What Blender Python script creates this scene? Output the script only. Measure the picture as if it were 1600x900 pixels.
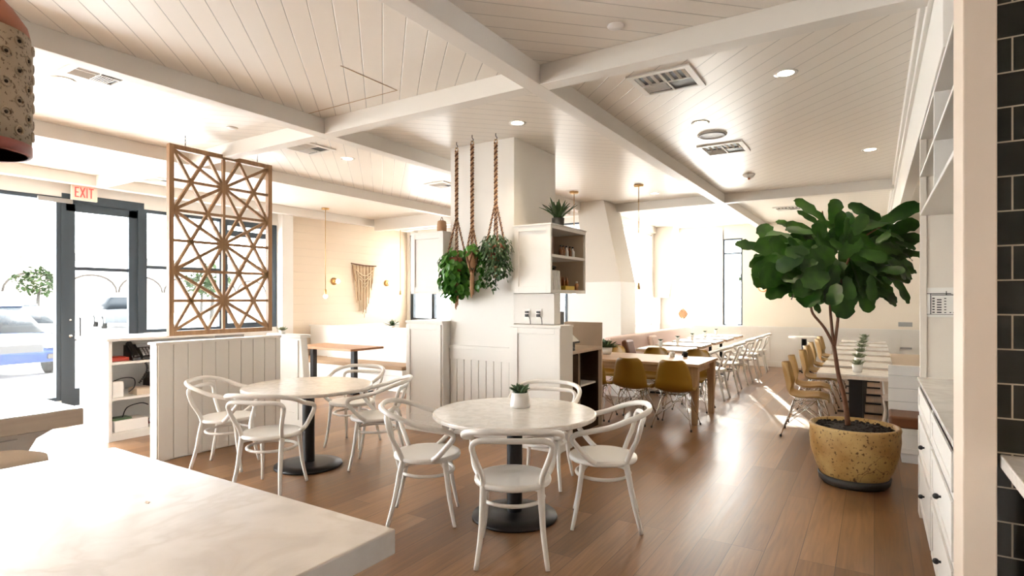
import bpy, bmesh, math, random
from mathutils import Vector, Matrix
random.seed(11)
PI = math.pi
D = bpy.data
for o in list(D.objects): D.objects.remove(o)
C = bpy.context.scene.collection
S = bpy.context.scene

# ------------------------------------------------------------------ camera, sky, sun, exposure
YAW = math.atan(566/896)
cam_d = D.cameras.new('camera'); cam = D.objects.new('camera', cam_d); C.objects.link(cam)
cam.location = (0, 0, 1.55); cam.rotation_euler = (PI/2, 0, YAW)
cam_d.sensor_width = 36; cam_d.lens = 896*36/1600; cam_d.shift_y = 17/1600
cam_d.clip_start = 0.05; cam_d.clip_end = 500
S.camera = cam
S.view_settings.view_transform = 'Standard'; S.view_settings.look = 'None'
S.view_settings.gamma = 1; S.view_settings.use_curve_mapping = False
S.view_settings.exposure = 1.66
w = D.worlds.new('sky'); S.world = w; w.use_nodes = True
bg = w.node_tree.nodes['Background']; bg.inputs[0].default_value = (0.98, 0.98, 1.0, 1); bg.inputs[1].default_value = 8.0
sun_d = D.lights.new('sun', 'SUN'); sun_d.energy = 9; sun_d.angle = 0.012; sun_d.color = (1, .93, .82)
sun = D.objects.new('sun', sun_d); C.objects.link(sun)
sun.rotation_euler = Vector((0.30, -0.95, -0.42)).to_track_quat('-Z', 'Y').to_euler()
CEIL = 3.3; BEAM = 3.15; XL = -9.7; YF = 14.3

# ------------------------------------------------------------------ materials
def new_mat(name):
    m = D.materials.new(name); m.use_nodes = True
    return m, m.node_tree.nodes, m.node_tree.links, m.node_tree.nodes['Principled BSDF']
def plain(name, col, rough=.5, metal=0, noise=0, scale=8, bump=0, spec=.5, emit=None, es=0, sub=0):
    m, n, l, b = new_mat(name)
    b.inputs['Base Color'].default_value = (*col, 1); b.inputs['Roughness'].default_value = rough
    b.inputs['Metallic'].default_value = metal
    b.inputs['Specular IOR Level'].default_value = spec
    if emit:
        b.inputs['Emission Color'].default_value = (*emit, 1); b.inputs['Emission Strength'].default_value = es
    if noise or bump:
        tc = n.new('ShaderNodeTexCoord'); nz = n.new('ShaderNodeTexNoise'); nz.inputs['Scale'].default_value = scale
        nz.inputs['Detail'].default_value = 6
        l.new(tc.outputs['Object'], nz.inputs['Vector'])
        if noise:
            mx = n.new('ShaderNodeMix'); mx.data_type = 'RGBA'
            mx.inputs[6].default_value = (*[c*(1-noise) for c in col], 1); mx.inputs[7].default_value = (*[min(1, c*(1+noise*.6)) for c in col], 1)
            l.new(nz.outputs['Fac'], mx.inputs[0]); l.new(mx.outputs[2], b.inputs['Base Color'])
        if bump:
            bp = n.new('ShaderNodeBump'); bp.inputs['Strength'].default_value = bump; bp.inputs['Distance'].default_value = .01
            l.new(nz.outputs['Fac'], bp.inputs['Height']); l.new(bp.outputs[0], b.inputs['Normal'])
    return m
def grooved(name, col, axis, pitch, rough=.45, width=.05, dark=.55, second=None):
    """painted boards: thin grooves every `pitch` metres across `axis` (world position)"""
    m, n, l, b = new_mat(name)
    b.inputs['Roughness'].default_value = rough
    g = n.new('ShaderNodeNewGeometry'); dt = n.new('ShaderNodeVectorMath'); dt.operation = 'DOT_PRODUCT'
    dt.inputs[1].default_value = axis; l.new(g.outputs['Position'], dt.inputs[0])
    dv = n.new('ShaderNodeMath'); dv.operation = 'DIVIDE'; dv.inputs[1].default_value = pitch; l.new(dt.outputs['Value'], dv.inputs[0])
    fr = n.new('ShaderNodeMath'); fr.operation = 'FRACT'; l.new(dv.outputs[0], fr.inputs[0])
    pp = n.new('ShaderNodeMath'); pp.operation = 'PINGPONG'; pp.inputs[1].default_value = .5; l.new(fr.outputs[0], pp.inputs[0])
    mr = n.new('ShaderNodeMapRange'); mr.inputs[1].default_value = width*.4; mr.inputs[2].default_value = width
    l.new(pp.outputs[0], mr.inputs[0])
    mx = n.new('ShaderNodeMix'); mx.data_type = 'RGBA'
    mx.inputs[6].default_value = (*[c*dark for c in col], 1); mx.inputs[7].default_value = (*col, 1)
    l.new(mr.outputs[0], mx.inputs[0]); l.new(mx.outputs[2], b.inputs['Base Color'])
    bp = n.new('ShaderNodeBump'); bp.inputs['Strength'].default_value = .6; bp.inputs['Distance'].default_value = .004
    l.new(mr.outputs[0], bp.inputs['Height']); l.new(bp.outputs[0], b.inputs['Normal'])
    return m
def marble(name, base, vein, rough=.18, scale=1.6):
    m, n, l, b = new_mat(name); b.inputs['Roughness'].default_value = rough
    tc = n.new('ShaderNodeTexCoord'); nz = n.new('ShaderNodeTexNoise'); nz.inputs['Scale'].default_value = scale
    nz.inputs['Detail'].default_value = 9; nz.inputs['Distortion'].default_value = 1.3
    l.new(tc.outputs['Object'], nz.inputs['Vector'])
    ab = n.new('ShaderNodeMath'); ab.operation = 'SUBTRACT'; ab.inputs[1].default_value = .5; l.new(nz.outputs['Fac'], ab.inputs[0])
    a2 = n.new('ShaderNodeMath'); a2.operation = 'ABSOLUTE'; l.new(ab.outputs[0], a2.inputs[0])
    mr = n.new('ShaderNodeMapRange'); mr.inputs[1].default_value = 0; mr.inputs[2].default_value = .06; l.new(a2.outputs[0], mr.inputs[0])
    n2 = n.new('ShaderNodeTexNoise'); n2.inputs['Scale'].default_value = scale*2.5; n2.inputs['Detail'].default_value = 5
    l.new(tc.outputs['Object'], n2.inputs['Vector'])
    mx = n.new('ShaderNodeMix'); mx.data_type = 'RGBA'; mx.inputs[6].default_value = (*vein, 1); mx.inputs[7].default_value = (*base, 1)
    l.new(mr.outputs[0], mx.inputs[0])
    m2 = n.new('ShaderNodeMix'); m2.data_type = 'RGBA'; m2.inputs[7].default_value = (*[c*.84 for c in base], 1)
    r2 = n.new('ShaderNodeMapRange'); r2.inputs[1].default_value = .45; r2.inputs[2].default_value = .75; l.new(n2.outputs['Fac'], r2.inputs[0])
    l.new(r2.outputs[0], m2.inputs[0]); l.new(mx.outputs[2], m2.inputs[6]); l.new(m2.outputs[2], b.inputs['Base Color'])
    return m
def wood(name, a, bcol, rough=.4, axis='Y', scale=1.0):
    m, n, l, b = new_mat(name); b.inputs['Roughness'].default_value = rough
    tc = n.new('ShaderNodeTexCoord'); mp = n.new('ShaderNodeMapping')
    sc = {'X': (1.5, 22, 22), 'Y': (22, 1.5, 22), 'Z': (22, 22, 1.5)}[axis]
    mp.inputs['Scale'].default_value = [s*scale for s in sc]; l.new(tc.outputs['Object'], mp.inputs[0])
    nz = n.new('ShaderNodeTexNoise'); nz.inputs['Scale'].default_value = 1; nz.inputs['Detail'].default_value = 6; nz.inputs['Distortion'].default_value = .6
    l.new(mp.outputs[0], nz.inputs['Vector'])
    mx = n.new('ShaderNodeMix'); mx.data_type = 'RGBA'; mx.inputs[6].default_value = (*a, 1); mx.inputs[7].default_value = (*bcol, 1)
    mr = n.new('ShaderNodeMapRange'); mr.inputs[1].default_value = .3; mr.inputs[2].default_value = .7
    l.new(nz.outputs['Fac'], mr.inputs[0]); l.new(mr.outputs[0], mx.inputs[0]); l.new(mx.outputs[2], b.inputs['Base Color'])
    return m
def floor_mat():
    m, n, l, b = new_mat('oak_floor')
    g = n.new('ShaderNodeNewGeometry'); sp = n.new('ShaderNodeSeparateXYZ'); l.new(g.outputs['Position'], sp.inputs[0])
    cb = n.new('ShaderNodeCombineXYZ'); l.new(sp.outputs['Y'], cb.inputs[0]); l.new(sp.outputs['X'], cb.inputs[1])
    br = n.new('ShaderNodeTexBrick'); br.inputs['Scale'].default_value = 1; br.inputs['Brick Width'].default_value = 1.9
    br.inputs['Row Height'].default_value = .19; br.inputs['Mortar Size'].default_value = .002; br.inputs['Mortar Smooth'].default_value = .1
    br.offset = .37; br.offset_frequency = 3
    br.inputs['Color1'].default_value = (.185, .090, .038, 1); br.inputs['Color2'].default_value = (.34, .185, .090, 1); br.inputs['Mortar'].default_value = (.1, .055, .03, 1)
    br.inputs['Bias'].default_value = -.1
    l.new(cb.outputs[0], br.inputs['Vector'])
    mp = n.new('ShaderNodeMapping'); mp.inputs['Scale'].default_value = (1.6, 26, 1); l.new(cb.outputs[0], mp.inputs[0])
    # shift the grain from board to board
    ad = n.new('ShaderNodeVectorMath'); ad.operation = 'ADD'; l.new(mp.outputs[0], ad.inputs[0])
    mu = n.new('ShaderNodeVectorMath'); mu.operation = 'SCALE'; mu.inputs['Scale'].default_value = 60; l.new(br.outputs['Color'], mu.inputs[0]); l.new(mu.outputs[0], ad.inputs[1])
    nz = n.new('ShaderNodeTexNoise'); nz.inputs['Scale'].default_value = 1; nz.inputs['Detail'].default_value = 7; nz.inputs['Distortion'].default_value = 1.2
    l.new(ad.outputs[0], nz.inputs['Vector'])
    mr = n.new('ShaderNodeMapRange'); mr.inputs[1].default_value = .3; mr.inputs[2].default_value = .7; mr.inputs[3].default_value = .72; mr.inputs[4].default_value = 1.15
    l.new(nz.outputs['Fac'], mr.inputs[0])
    mx = n.new('ShaderNodeVectorMath'); mx.operation = 'SCALE'; l.new(br.outputs['Color'], mx.inputs[0]); l.new(mr.outputs[0], mx.inputs['Scale'])
    l.new(mx.outputs[0], b.inputs['Base Color'])
    b.inputs['Roughness'].default_value = .36
    rr = n.new('ShaderNodeMapRange'); rr.inputs[3].default_value = .24; rr.inputs[4].default_value = .40; l.new(nz.outputs['Fac'], rr.inputs[0]); l.new(rr.outputs[0], b.inputs['Roughness'])
    bp = n.new('ShaderNodeBump'); bp.inputs['Strength'].default_value = .25; bp.inputs['Distance'].default_value = .003
    l.new(nz.outputs['Fac'], bp.inputs['Height']); l.new(bp.outputs[0], b.inputs['Normal'])
    return m
def glass_mat():
    m, n, l, b = new_mat('window_glass'); n.remove(b)
    t = n.new('ShaderNodeBsdfTransparent'); t.inputs[0].default_value = (.96, .98, .98, 1)
    gl = n.new('ShaderNodeBsdfGlossy'); gl.inputs['Roughness'].default_value = .02
    ms = n.new('ShaderNodeMixShader'); ms.inputs[0].default_value = .04; l.new(t.outputs[0], ms.inputs[1]); l.new(gl.outputs[0], ms.inputs[2])
    l.new(ms.outputs[0], n['Material Output'].inputs[0])
    return m
def tile_mat():
    m, n, l, b = new_mat('dark_tile')
    g = n.new('ShaderNodeNewGeometry'); sp = n.new('ShaderNodeSeparateXYZ'); l.new(g.outputs['Position'], sp.inputs[0])
    ad = n.new('ShaderNodeMath'); ad.operation = 'ADD'; ad.inputs[1].default_value = -.41+.0; l.new(sp.outputs['X'], ad.inputs[0])
    az = n.new('ShaderNodeMath'); az.operation = 'ADD'; az.inputs[1].default_value = 10*.122-.03; l.new(sp.outputs['Z'], az.inputs[0])
    cb = n.new('ShaderNodeCombineXYZ'); l.new(ad.outputs[0], cb.inputs[0]); l.new(az.outputs[0], cb.inputs[1])
    br = n.new('ShaderNodeTexBrick'); br.inputs['Scale'].default_value = 1; br.inputs['Brick Width'].default_value = .245
    br.inputs['Row Height'].default_value = .122; br.inputs['Mortar Size'].default_value = .0028; br.inputs['Mortar Smooth'].default_value = .05
    br.inputs['Color1'].default_value = (.022, .02, .015, 1); br.inputs['Color2'].default_value = (.013, .016, .012, 1); br.inputs['Mortar'].default_value = (.5, .44, .33, 1)
    l.new(cb.outputs[0], br.inputs['Vector']); l.new(br.outputs['Color'], b.inputs['Base Color'])
    mr = n.new('ShaderNodeMapRange'); mr.inputs[3].default_value = .22; mr.inputs[4].default_value = .7; l.new(br.outputs['Fac'], mr.inputs[0]); l.new(mr.outputs[0], b.inputs['Roughness'])
    bp = n.new('ShaderNodeBump'); bp.invert = True; bp.inputs['Distance'].default_value = .002; l.new(br.outputs['Fac'], bp.inputs['Height']); l.new(bp.outputs[0], b.inputs['Normal'])
    return m
WHITE = (.80, .77, .72)
M = {
 'white': plain('white_paint', WHITE, .42), 'wall': plain('wall_paint', (.82, .79, .74), .6),
 'cream': plain('cream_paint', (.84, .76, .65), .6), 'trim': plain('beam_paint', (.76, .72, .66), .5),
 'ceil_a': grooved('ceiling_boards_a', (.80, .745, .67), (.7071, .7071, 0), .145, .35, .03, .6),
 'ceil_b': grooved('ceiling_boards_b', (.80, .745, .67), (.7071, -.7071, 0), .145, .35, .03, .6),
 'hutch': plain('shade_toned_hutch_white', (.72, .66, .58), .45), 'boothcush': plain('brown_booth_cushion', (.36, .23, .13), .6), 'pier': plain('shade_toned_pier_paint', (.66, .60, .52), .6), 'stub': plain('warm_lit_white_paint', (.76, .63, .51), .55), 'shiplap': grooved('shiplap_paint', WHITE, (0, 0, 1), .13, .45, .035, .7),  # stub colour includes warm lamp light; hutch and pier colours include shade
 'cream_lap': grooved('cream_shiplap', (.80, .67, .52), (0, 0, 1), .16, .6, .02, .9),
 'bead': grooved('beadboard_paint', WHITE, (1, 1, 0), .105, .42, .04, .6),
 'floor': floor_mat(), 'glass': glass_mat(), 'tile': tile_mat(),
 'marble': marble('island_marble', (.72, .70, .67), (.64, .61, .57), .22, 2.2),
 'table_marble': marble('table_marble', (.78, .74, .68), (.70, .65, .58), .22, 6),
 'mwood': wood('weathered_slab_edge', (.55, .45, .36), (.70, .59, .48), .6, 'Y'),
 'frame': plain('dark_storefront_frame', (.045, .065, .085), .5, .1),
 'black': plain('black_metal', (.012, .012, .014), .4, .2), 'blackp': plain('black_plastic', (.015, .015, .017), .45),
 'bent': plain('white_lacquer_bentwood', (.80, .775, .73), .3), 'brass': plain('brass', (.62, .40, .17), .35, 1),
 'copper': plain('copper', (.55, .26, .13), .4, .8),
 'mustard': plain('mustard_shell', (.30, .155, .008), .42), 'mustard_l': plain('mustard_tan_shell', (.46, .28, .09), .42),
 'chrome': plain('steel_wire', (.75, .74, .72), .25, 1), 'oak': wood('oak_table', (.42, .26, .14), (.62, .42, .25), .45, 'X'),
 'oakz': wood('oak_upright', (.38, .23, .12), (.55, .36, .2), .45, 'Z'), 'lattice': wood('lattice_wood', (.22, .11, .045), (.34, .19, .085), .5, 'Z'),
 'walnut': wood('walnut_top', (.24, .11, .045), (.38, .19, .085), .4, 'X'), 'tanpanel': plain('tan_laminate', (.62, .48, .35), .45, noise=.08),
 'darkcab': plain('dark_brown_laminate', (.035, .018, .010), .2), 'leather': plain('brown_leather', (.17, .06, .02), .45, noise=.2),
 'tanlinen': plain('tan_linen', (.62, .5, .38), .8, bump=.3, scale=120), 'pink': plain('dusty_pink_upholstery', (.80, .64, .57), .8),
 'throw': plain('cream_knit', (.78, .66, .55), .9, bump=.5, scale=60), 'leaf': None, 'soil': plain('dark_soil', (.02, .012, .008), .9, noise=.5, scale=40, bump=1),
 'trunk': plain('brown_bark', (.16, .065, .03), .7, noise=.4, scale=30), 'ceramic': plain('white_ceramic', (.85, .82, .78), .25),
 'terracotta': plain('terracotta', (.36, .13, .07), .55), 'terracotta_red': plain('red_glazed_clay', (.25, .07, .06), .45), 'rope1': plain('brown_cord', (.15, .06, .025), .85), 'rope2': plain('tan_cord', (.48, .28, .15), .85),
 'macrame': plain('cream_cotton', (.80, .66, .47), .9), 'bulb': plain('lit_bulb', (1, .9, .7), .3, emit=(1, .78, .48), es=6),
 'down': plain('downlight_lens', (1, .95, .85), .3, emit=(1, .85, .6), es=9), 'grey': plain('grey_plastic', (.35, .35, .34), .5),
 'saucer': plain('dark_saucer', (.035, .033, .03), .55), 'red': plain('red_plastic', (.6, .06, .03), .45), 'paper': plain('paper', (.82, .8, .75), .7),
 'asphalt': plain('pale_concrete', (.52, .52, .52), .9, noise=.1, scale=.6), 'screen': plain('tablet_screen', (.03, .035, .04), .1),
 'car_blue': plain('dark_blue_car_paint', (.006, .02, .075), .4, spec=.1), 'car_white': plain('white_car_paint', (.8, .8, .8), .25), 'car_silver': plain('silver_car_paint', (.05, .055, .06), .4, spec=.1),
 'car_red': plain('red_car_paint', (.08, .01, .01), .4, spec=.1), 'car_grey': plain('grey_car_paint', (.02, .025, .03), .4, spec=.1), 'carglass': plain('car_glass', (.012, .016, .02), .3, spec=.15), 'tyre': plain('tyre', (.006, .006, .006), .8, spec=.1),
 'lamp_glass': plain('headlight', (.7, .75, .8), .1), 'ext': plain('pale_stucco', (.62, .57, .52), .9), 'roof': plain('clay_roof', (.035, .03, .026), .9, spec=.1), 'sky_sign': plain('exit_face', (.8, .74, .62), .4), 'exit_red': plain('exit_letters', (.8, .02, .02), .4, emit=(1, .03, .02), es=1.2),
 'amber': plain('amber_glass', (.25, .09, .03), .2), 'yellow': plain('yellow_card', (.6, .4, .05), .6), 'bark': plain('grey_bark', (.02, .018, .015), .9), 'tree_green': plain('hedge_green', (.02, .035, .012), .8, spec=.1, noise=.4, scale=3),
}
def leaf_mat(name, a, b_, rough=.35):
    m, n, l, b = new_mat(name); b.inputs['Roughness'].default_value = rough
    tc = n.new('ShaderNodeTexCoord'); nz = n.new('ShaderNodeTexNoise'); nz.inputs['Scale'].default_value = 6; l.new(tc.outputs['Object'], nz.inputs['Vector'])
    mx = n.new('ShaderNodeMix'); mx.data_type = 'RGBA'; mx.inputs[6].default_value = (*a, 1); mx.inputs[7].default_value = (*b_, 1)
    mr = n.new('ShaderNodeMapRange'); mr.inputs[1].default_value = .35; mr.inputs[2].default_value = .65; l.new(nz.outputs['Fac'], mr.inputs[0])
    l.new(mr.outputs[0], mx.inputs[0]); l.new(mx.outputs[2], b.inputs['Base Color'])
    t = n.new('ShaderNodeBsdfTranslucent'); l.new(mx.outputs[2], t.inputs[0])
    ms = n.new('ShaderNodeMixShader'); ms.inputs[0].default_value = .22; l.new(b.outputs[0], ms.inputs[1]); l.new(t.outputs[0], ms.inputs[2])
    l.new(ms.outputs[0], n['Material Output'].inputs[0])
    return m
def shade_cloth():
    m, n, l, b = new_mat('shade_cloth'); b.inputs['Base Color'].default_value = (.85, .84, .82, 1); b.inputs['Roughness'].default_value = .9
    t = n.new('ShaderNodeBsdfTranslucent'); t.inputs[0].default_value = (.97, .96, .94, 1); ms = n.new('ShaderNodeMixShader'); ms.inputs[0].default_value = .92
    l.new(b.outputs[0], ms.inputs[1]); l.new(t.outputs[0], ms.inputs[2])
    tp = n.new('ShaderNodeBsdfTransparent'); m3 = n.new('ShaderNodeMixShader'); m3.inputs[0].default_value = .2
    l.new(ms.outputs[0], m3.inputs[1]); l.new(tp.outputs[0], m3.inputs[2]); l.new(m3.outputs[0], n['Material Output'].inputs[0]); return m
M['shade'] = shade_cloth()
M['leaf'] = leaf_mat('fig_leaf', (.012, .050, .006), (.042, .125, .012), .45)
M['ivy'] = leaf_mat('pothos_leaf', (.04, .15, .015), (.10, .30, .03)); M['ivy2'] = leaf_mat('dusky_leaf', (.035, .09, .03), (.10, .17, .07))
M['succ'] = leaf_mat('succulent_leaf', (.05, .11, .05), (.13, .22, .10)); M['agave'] = leaf_mat('agave_leaf', (.03, .07, .02), (.08, .15, .05)); M['pale'] = leaf_mat('pale_succulent', (.2, .26, .14), (.4, .42, .26))
def pot_mat():
    m, n, l, b = new_mat('mottled_mustard_clay'); b.inputs['Roughness'].default_value = .5
    tc = n.new('ShaderNodeTexCoord'); n1 = n.new('ShaderNodeTexNoise'); n1.inputs['Scale'].default_value = 4; n1.inputs['Detail'].default_value = 7
    n2 = n.new('ShaderNodeTexNoise'); n2.inputs['Scale'].default_value = 45; n2.inputs['Detail'].default_value = 3
    vo = n.new('ShaderNodeTexVoronoi'); vo.feature = 'DISTANCE_TO_EDGE'; vo.inputs['Scale'].default_value = 2.6
    for x in (n1, n2): l.new(tc.outputs['Object'], x.inputs['Vector'])
    ds = n.new('ShaderNodeVectorMath'); ds.operation = 'ADD'; l.new(tc.outputs['Object'], ds.inputs[0])
    sc = n.new('ShaderNodeVectorMath'); sc.operation = 'SCALE'; sc.inputs['Scale'].default_value = .25; l.new(n1.outputs['Color'], sc.inputs[0]); l.new(sc.outputs[0], ds.inputs[1]); l.new(ds.outputs[0], vo.inputs['Vector'])
    a = n.new('ShaderNodeMix'); a.data_type = 'RGBA'; a.inputs[6].default_value = (.38, .20, .055, 1); a.inputs[7].default_value = (.60, .41, .16, 1)
    r = n.new('ShaderNodeMapRange'); r.inputs[1].default_value = .35; r.inputs[2].default_value = .65; l.new(n1.outputs['Fac'], r.inputs[0]); l.new(r.outputs[0], a.inputs[0])
    r2 = n.new('ShaderNodeMapRange'); r2.inputs[1].default_value = .60; r2.inputs[2].default_value = .66; l.new(n2.outputs['Fac'], r2.inputs[0])
    b2 = n.new('ShaderNodeMix'); b2.data_type = 'RGBA'; b2.inputs[7].default_value = (.12, .06, .02, 1); l.new(r2.outputs[0], b2.inputs[0]); l.new(a.outputs[2], b2.inputs[6])
    r3 = n.new('ShaderNodeMapRange'); r3.inputs[1].default_value = 0; r3.inputs[2].default_value = .008; l.new(vo.outputs['Distance'], r3.inputs[0])
    n3 = n.new('ShaderNodeTexNoise'); n3.inputs['Scale'].default_value = 2; l.new(tc.outputs['Object'], n3.inputs['Vector'])
    r4 = n.new('ShaderNodeMapRange'); r4.inputs[1].default_value = .5; r4.inputs[2].default_value = .56; l.new(n3.outputs['Fac'], r4.inputs[0])
    sb = n.new('ShaderNodeMath'); sb.operation = 'SUBTRACT'; sb.inputs[0].default_value = 1; l.new(r3.outputs[0], sb.inputs[1])
    ml = n.new('ShaderNodeMath'); ml.operation = 'MULTIPLY'; l.new(sb.outputs[0], ml.inputs[0]); l.new(r4.outputs[0], ml.inputs[1])
    c = n.new('ShaderNodeMix'); c.data_type = 'RGBA'; c.inputs[7].default_value = (.16, .08, .03, 1); l.new(ml.outputs[0], c.inputs[0]); l.new(b2.outputs[2], c.inputs[6])
    l.new(c.outputs[2], b.inputs['Base Color'])
    return m
M['clay'] = pot_mat()
def shade_mat():
    m, n, l, b = new_mat('speckled_stoneware'); b.inputs['Roughness'].default_value = .7
    tc = n.new('ShaderNodeTexCoord'); n2 = n.new('ShaderNodeTexNoise'); n2.inputs['Scale'].default_value = 90; l.new(tc.outputs['Object'], n2.inputs['Vector'])
    r2 = n.new('ShaderNodeMapRange'); r2.inputs[1].default_value = .36; r2.inputs[2].default_value = .42; l.new(n2.outputs['Fac'], r2.inputs[0])
    b2 = n.new('ShaderNodeMix'); b2.data_type = 'RGBA'; b2.inputs[6].default_value = (.13, .09, .06, 1); b2.inputs[7].default_value = (.36, .29, .21, 1)
    l.new(r2.outputs[0], b2.inputs[0]); l.new(b2.outputs[2], b.inputs['Base Color'])
    return m
M['stone'] = shade_mat()

# ------------------------------------------------------------------ mesh building
def crom(pts, n=6, closed=False):
    P = [Vector(p) for p in pts]; out = []; N = len(P)
    rng = range(N if closed else N-1)
    for i in rng:
        if closed: a, b, c, d = P[(i-1) % N], P[i], P[(i+1) % N], P[(i+2) % N]
        else: a, b, c, d = P[max(i-1, 0)], P[i], P[i+1], P[min(i+2, N-1)]
        for k in range(n):
            t = k/n
            out.append(.5*((2*b)+(c-a)*t+(2*a-5*b+4*c-d)*t*t+(3*b-a-3*c+d)*t**3))
    if not closed: out.append(P[-1])
    return out
class MB:
    def __init__(s): s.v = []; s.f = []; s.sm = []; s.mi = []; s.cur = 0
    def add(s, vs, fs, smooth=False):
        o = len(s.v); s.v += [tuple(v) for v in vs]
        for f in fs: s.f.append(tuple(i+o for i in f)); s.sm.append(smooth); s.mi.append(s.cur)
        return s
    def box(s, x0, x1, y0, y1, z0, z1):
        v = [(x, y, z) for z in (z0, z1) for y in (y0, y1) for x in (x0, x1)]
        return s.add(v, [(0, 2, 3, 1), (4, 5, 7, 6), (0, 1, 5, 4), (2, 6, 7, 3), (0, 4, 6, 2), (1, 3, 7, 5)])
    def bar(s, a, b, wd, th, up=(0, 0, 1)):
        a = Vector(a); b = Vector(b); d = (b-a).normalized(); u = Vector(up)
        if abs(d.dot(u)) > .98: u = Vector((1, 0, 0))
        r = d.cross(u).normalized(); u = r.cross(d).normalized()
        v = []
        for p in (a, b):
            for (i, j) in ((-1, -1), (1, -1), (1, 1), (-1, 1)): v.append(p+r*i*wd/2+u*j*th/2)
        return s.add(v, [(0, 1, 2, 3), (7, 6, 5, 4), (0, 4, 5, 1), (1, 5, 6, 2), (2, 6, 7, 3), (3, 7, 4, 0)])
    def tube(s, pts, r, seg=8, closed=False, n=0):
        P = crom(pts, n, closed) if n else [Vector(p) for p in pts]
        N = len(P); R = r if isinstance(r, (list, tuple)) else None
        def rad(i):
            if R is None: return r
            t = i/(N-1)*(len(R)-1); k = min(int(t), len(R)-2); return R[k]+(R[k+1]-R[k])*(t-k)
        T = []
        for i in range(N):
            if closed: T.append((P[(i+1) % N]-P[i-1]).normalized())
            else: T.append((P[min(i+1, N-1)]-P[max(i-1, 0)]).normalized())
        nrm = T[0].orthogonal().normalized(); vs = []
        for i in range(N):
            nrm = (nrm-T[i]*nrm.dot(T[i]))
            nrm = nrm.normalized() if nrm.length > 1e-6 else T[i].orthogonal().normalized()
            bn = T[i].cross(nrm)
            for k in range(seg):
                a = 2*PI*k/seg; vs.append(P[i]+(nrm*math.cos(a)+bn*math.sin(a))*rad(i))
        fs = []
        for i in range(N if closed else N-1):
            for k in range(seg):
                j = (i+1) % N; fs.append((i*seg+k, i*seg+(k+1) % seg, j*seg+(k+1) % seg, j*seg+k))
        if closed and N > 2:
            pass
        if not closed: fs += [tuple(reversed(range(seg))), tuple((N-1)*seg+k for k in range(seg))]
        return s.add(vs, fs, True)
    def lathe(s, prof, cx=0, cy=0, seg=32, smooth=True, sq=1.0):
        vs = []; fs = []; n = len(prof)
        for k in range(seg):
            a = 2*PI*k/seg
            for (r, z) in prof: vs.append((cx+r*math.cos(a), cy+r*math.sin(a)*sq, z))
        for k in range(seg):
            j = (k+1) % seg
            for i in range(n-1): fs.append((k*n+i, j*n+i, j*n+i+1, k*n+i+1))
        if prof[0][0] > 1e-5: fs.append(tuple(k*n for k in reversed(range(seg))))
        if prof[-1][0] > 1e-5: fs.append(tuple(k*n+n-1 for k in range(seg)))
        return s.add(vs, fs, smooth)
    def cyl(s, a, b, r, seg=16): return s.tube([a, b], r, seg)
    def sphere(s, c, r, seg=12, sz=1.0):
        return s.lathe([(max(1e-6, r*math.sin(PI*i/8)), c[2]-r*sz*math.cos(PI*i/8)) for i in range(9)], c[0], c[1], seg)
    def prism(s, poly, axis, a, b):
        """extrude a 2-D polygon along axis (0,1,2) from a to b; poly coords are the other two axes in order"""
        def mk(p, t):
            q = list(p); q.insert(axis, t); return q
        n = len(poly); v = [mk(p, a) for p in poly]+[mk(p, b) for p in poly]
        return s.add(v, [tuple(range(n)), tuple(reversed(range(n, 2*n)))]+[(i, i+n, (i+1) % n+n, (i+1) % n) for i in range(n)])
    def leaf(s, p, d, up, L, W, curl=.15, fold=.15, shape=0, wav=0, nu=5):
        """a leaf blade with length along d; shape 0 pointed oval, 1 fiddle, 2 round, 3 strap"""
        p = Vector(p); d = Vector(d).normalized(); up = Vector(up); r = d.cross(up)
        if r.length < 1e-3: r = d.orthogonal()
        r.normalize(); u = r.cross(d).normalized(); vs = []; fs = []
        for i in range(nu+1):
            t = i/nu if shape != 1 else math.sin(PI/2*i/nu)
            if shape == 0: wd = math.sin(PI*min(1, t*.97+.02))**.8
            elif shape == 1: wd = (.5+.62*t-.2*math.sin(PI*t)*(1-t))*max(0, 1-t**4)**.6*min(1, t*8+.1)*(1+.09*math.sin(i*2.6+p.x*30))
            elif shape == 2: wd = math.sin(PI*(t*.96+.02))**.5
            else: wd = (1-t**2.2)*.9+.05
            wd *= W/2; off = u*(-curl*L*t*t)
            for j in (-1, -.5, 0, .5, 1):
                wv = wav*L*math.sin(i*2.1+j*2.6+p.x*40)*abs(j)
                vs.append(p+d*(L*t*(1-.25*curl*t))+off+r*(wd*j)+u*(fold*wd*abs(j)*1.2+wv))
        for i in range(nu):
            for j in range(4): a = i*5+j; fs.append((a, a+1, a+6, a+5))
        return s.add(vs, fs, True)
    def build(s, name, mats, parent=None, loc=None, bevel=0, solid=0, rot=None):
        me = D.meshes.new(name); me.from_pydata(s.v, [], s.f)
        mats = mats if isinstance(mats, (list, tuple)) else [mats]
        for m in mats: me.materials.append(M[m])
        me.polygons.foreach_set('use_smooth', s.sm); me.polygons.foreach_set('material_index', s.mi)
        bm = bmesh.new(); bm.from_mesh(me); bmesh.ops.recalc_face_normals(bm, faces=bm.faces) if not solid else None
        bm.to_mesh(me); bm.free(); me.update()
        o = D.objects.new(name, me); C.objects.link(o)
        if parent: o.parent = parent
        if loc: o.location = loc
        if rot: o.rotation_euler = rot
        if solid:
            md = o.modifiers.new('solid', 'SOLIDIFY'); md.thickness = solid; md.offset = 0
        if bevel:
            md = o.modifiers.new('bevel', 'BEVEL'); md.width = bevel; md.segments = 2; md.limit_method = 'ANGLE'
        return o
def tag(o, label=None, cat=None, group=None, kind=None):
    if label: o['label'] = label
    if cat: o['category'] = cat
    if group: o['group'] = group
    if kind: o['kind'] = kind
    return o
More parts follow.
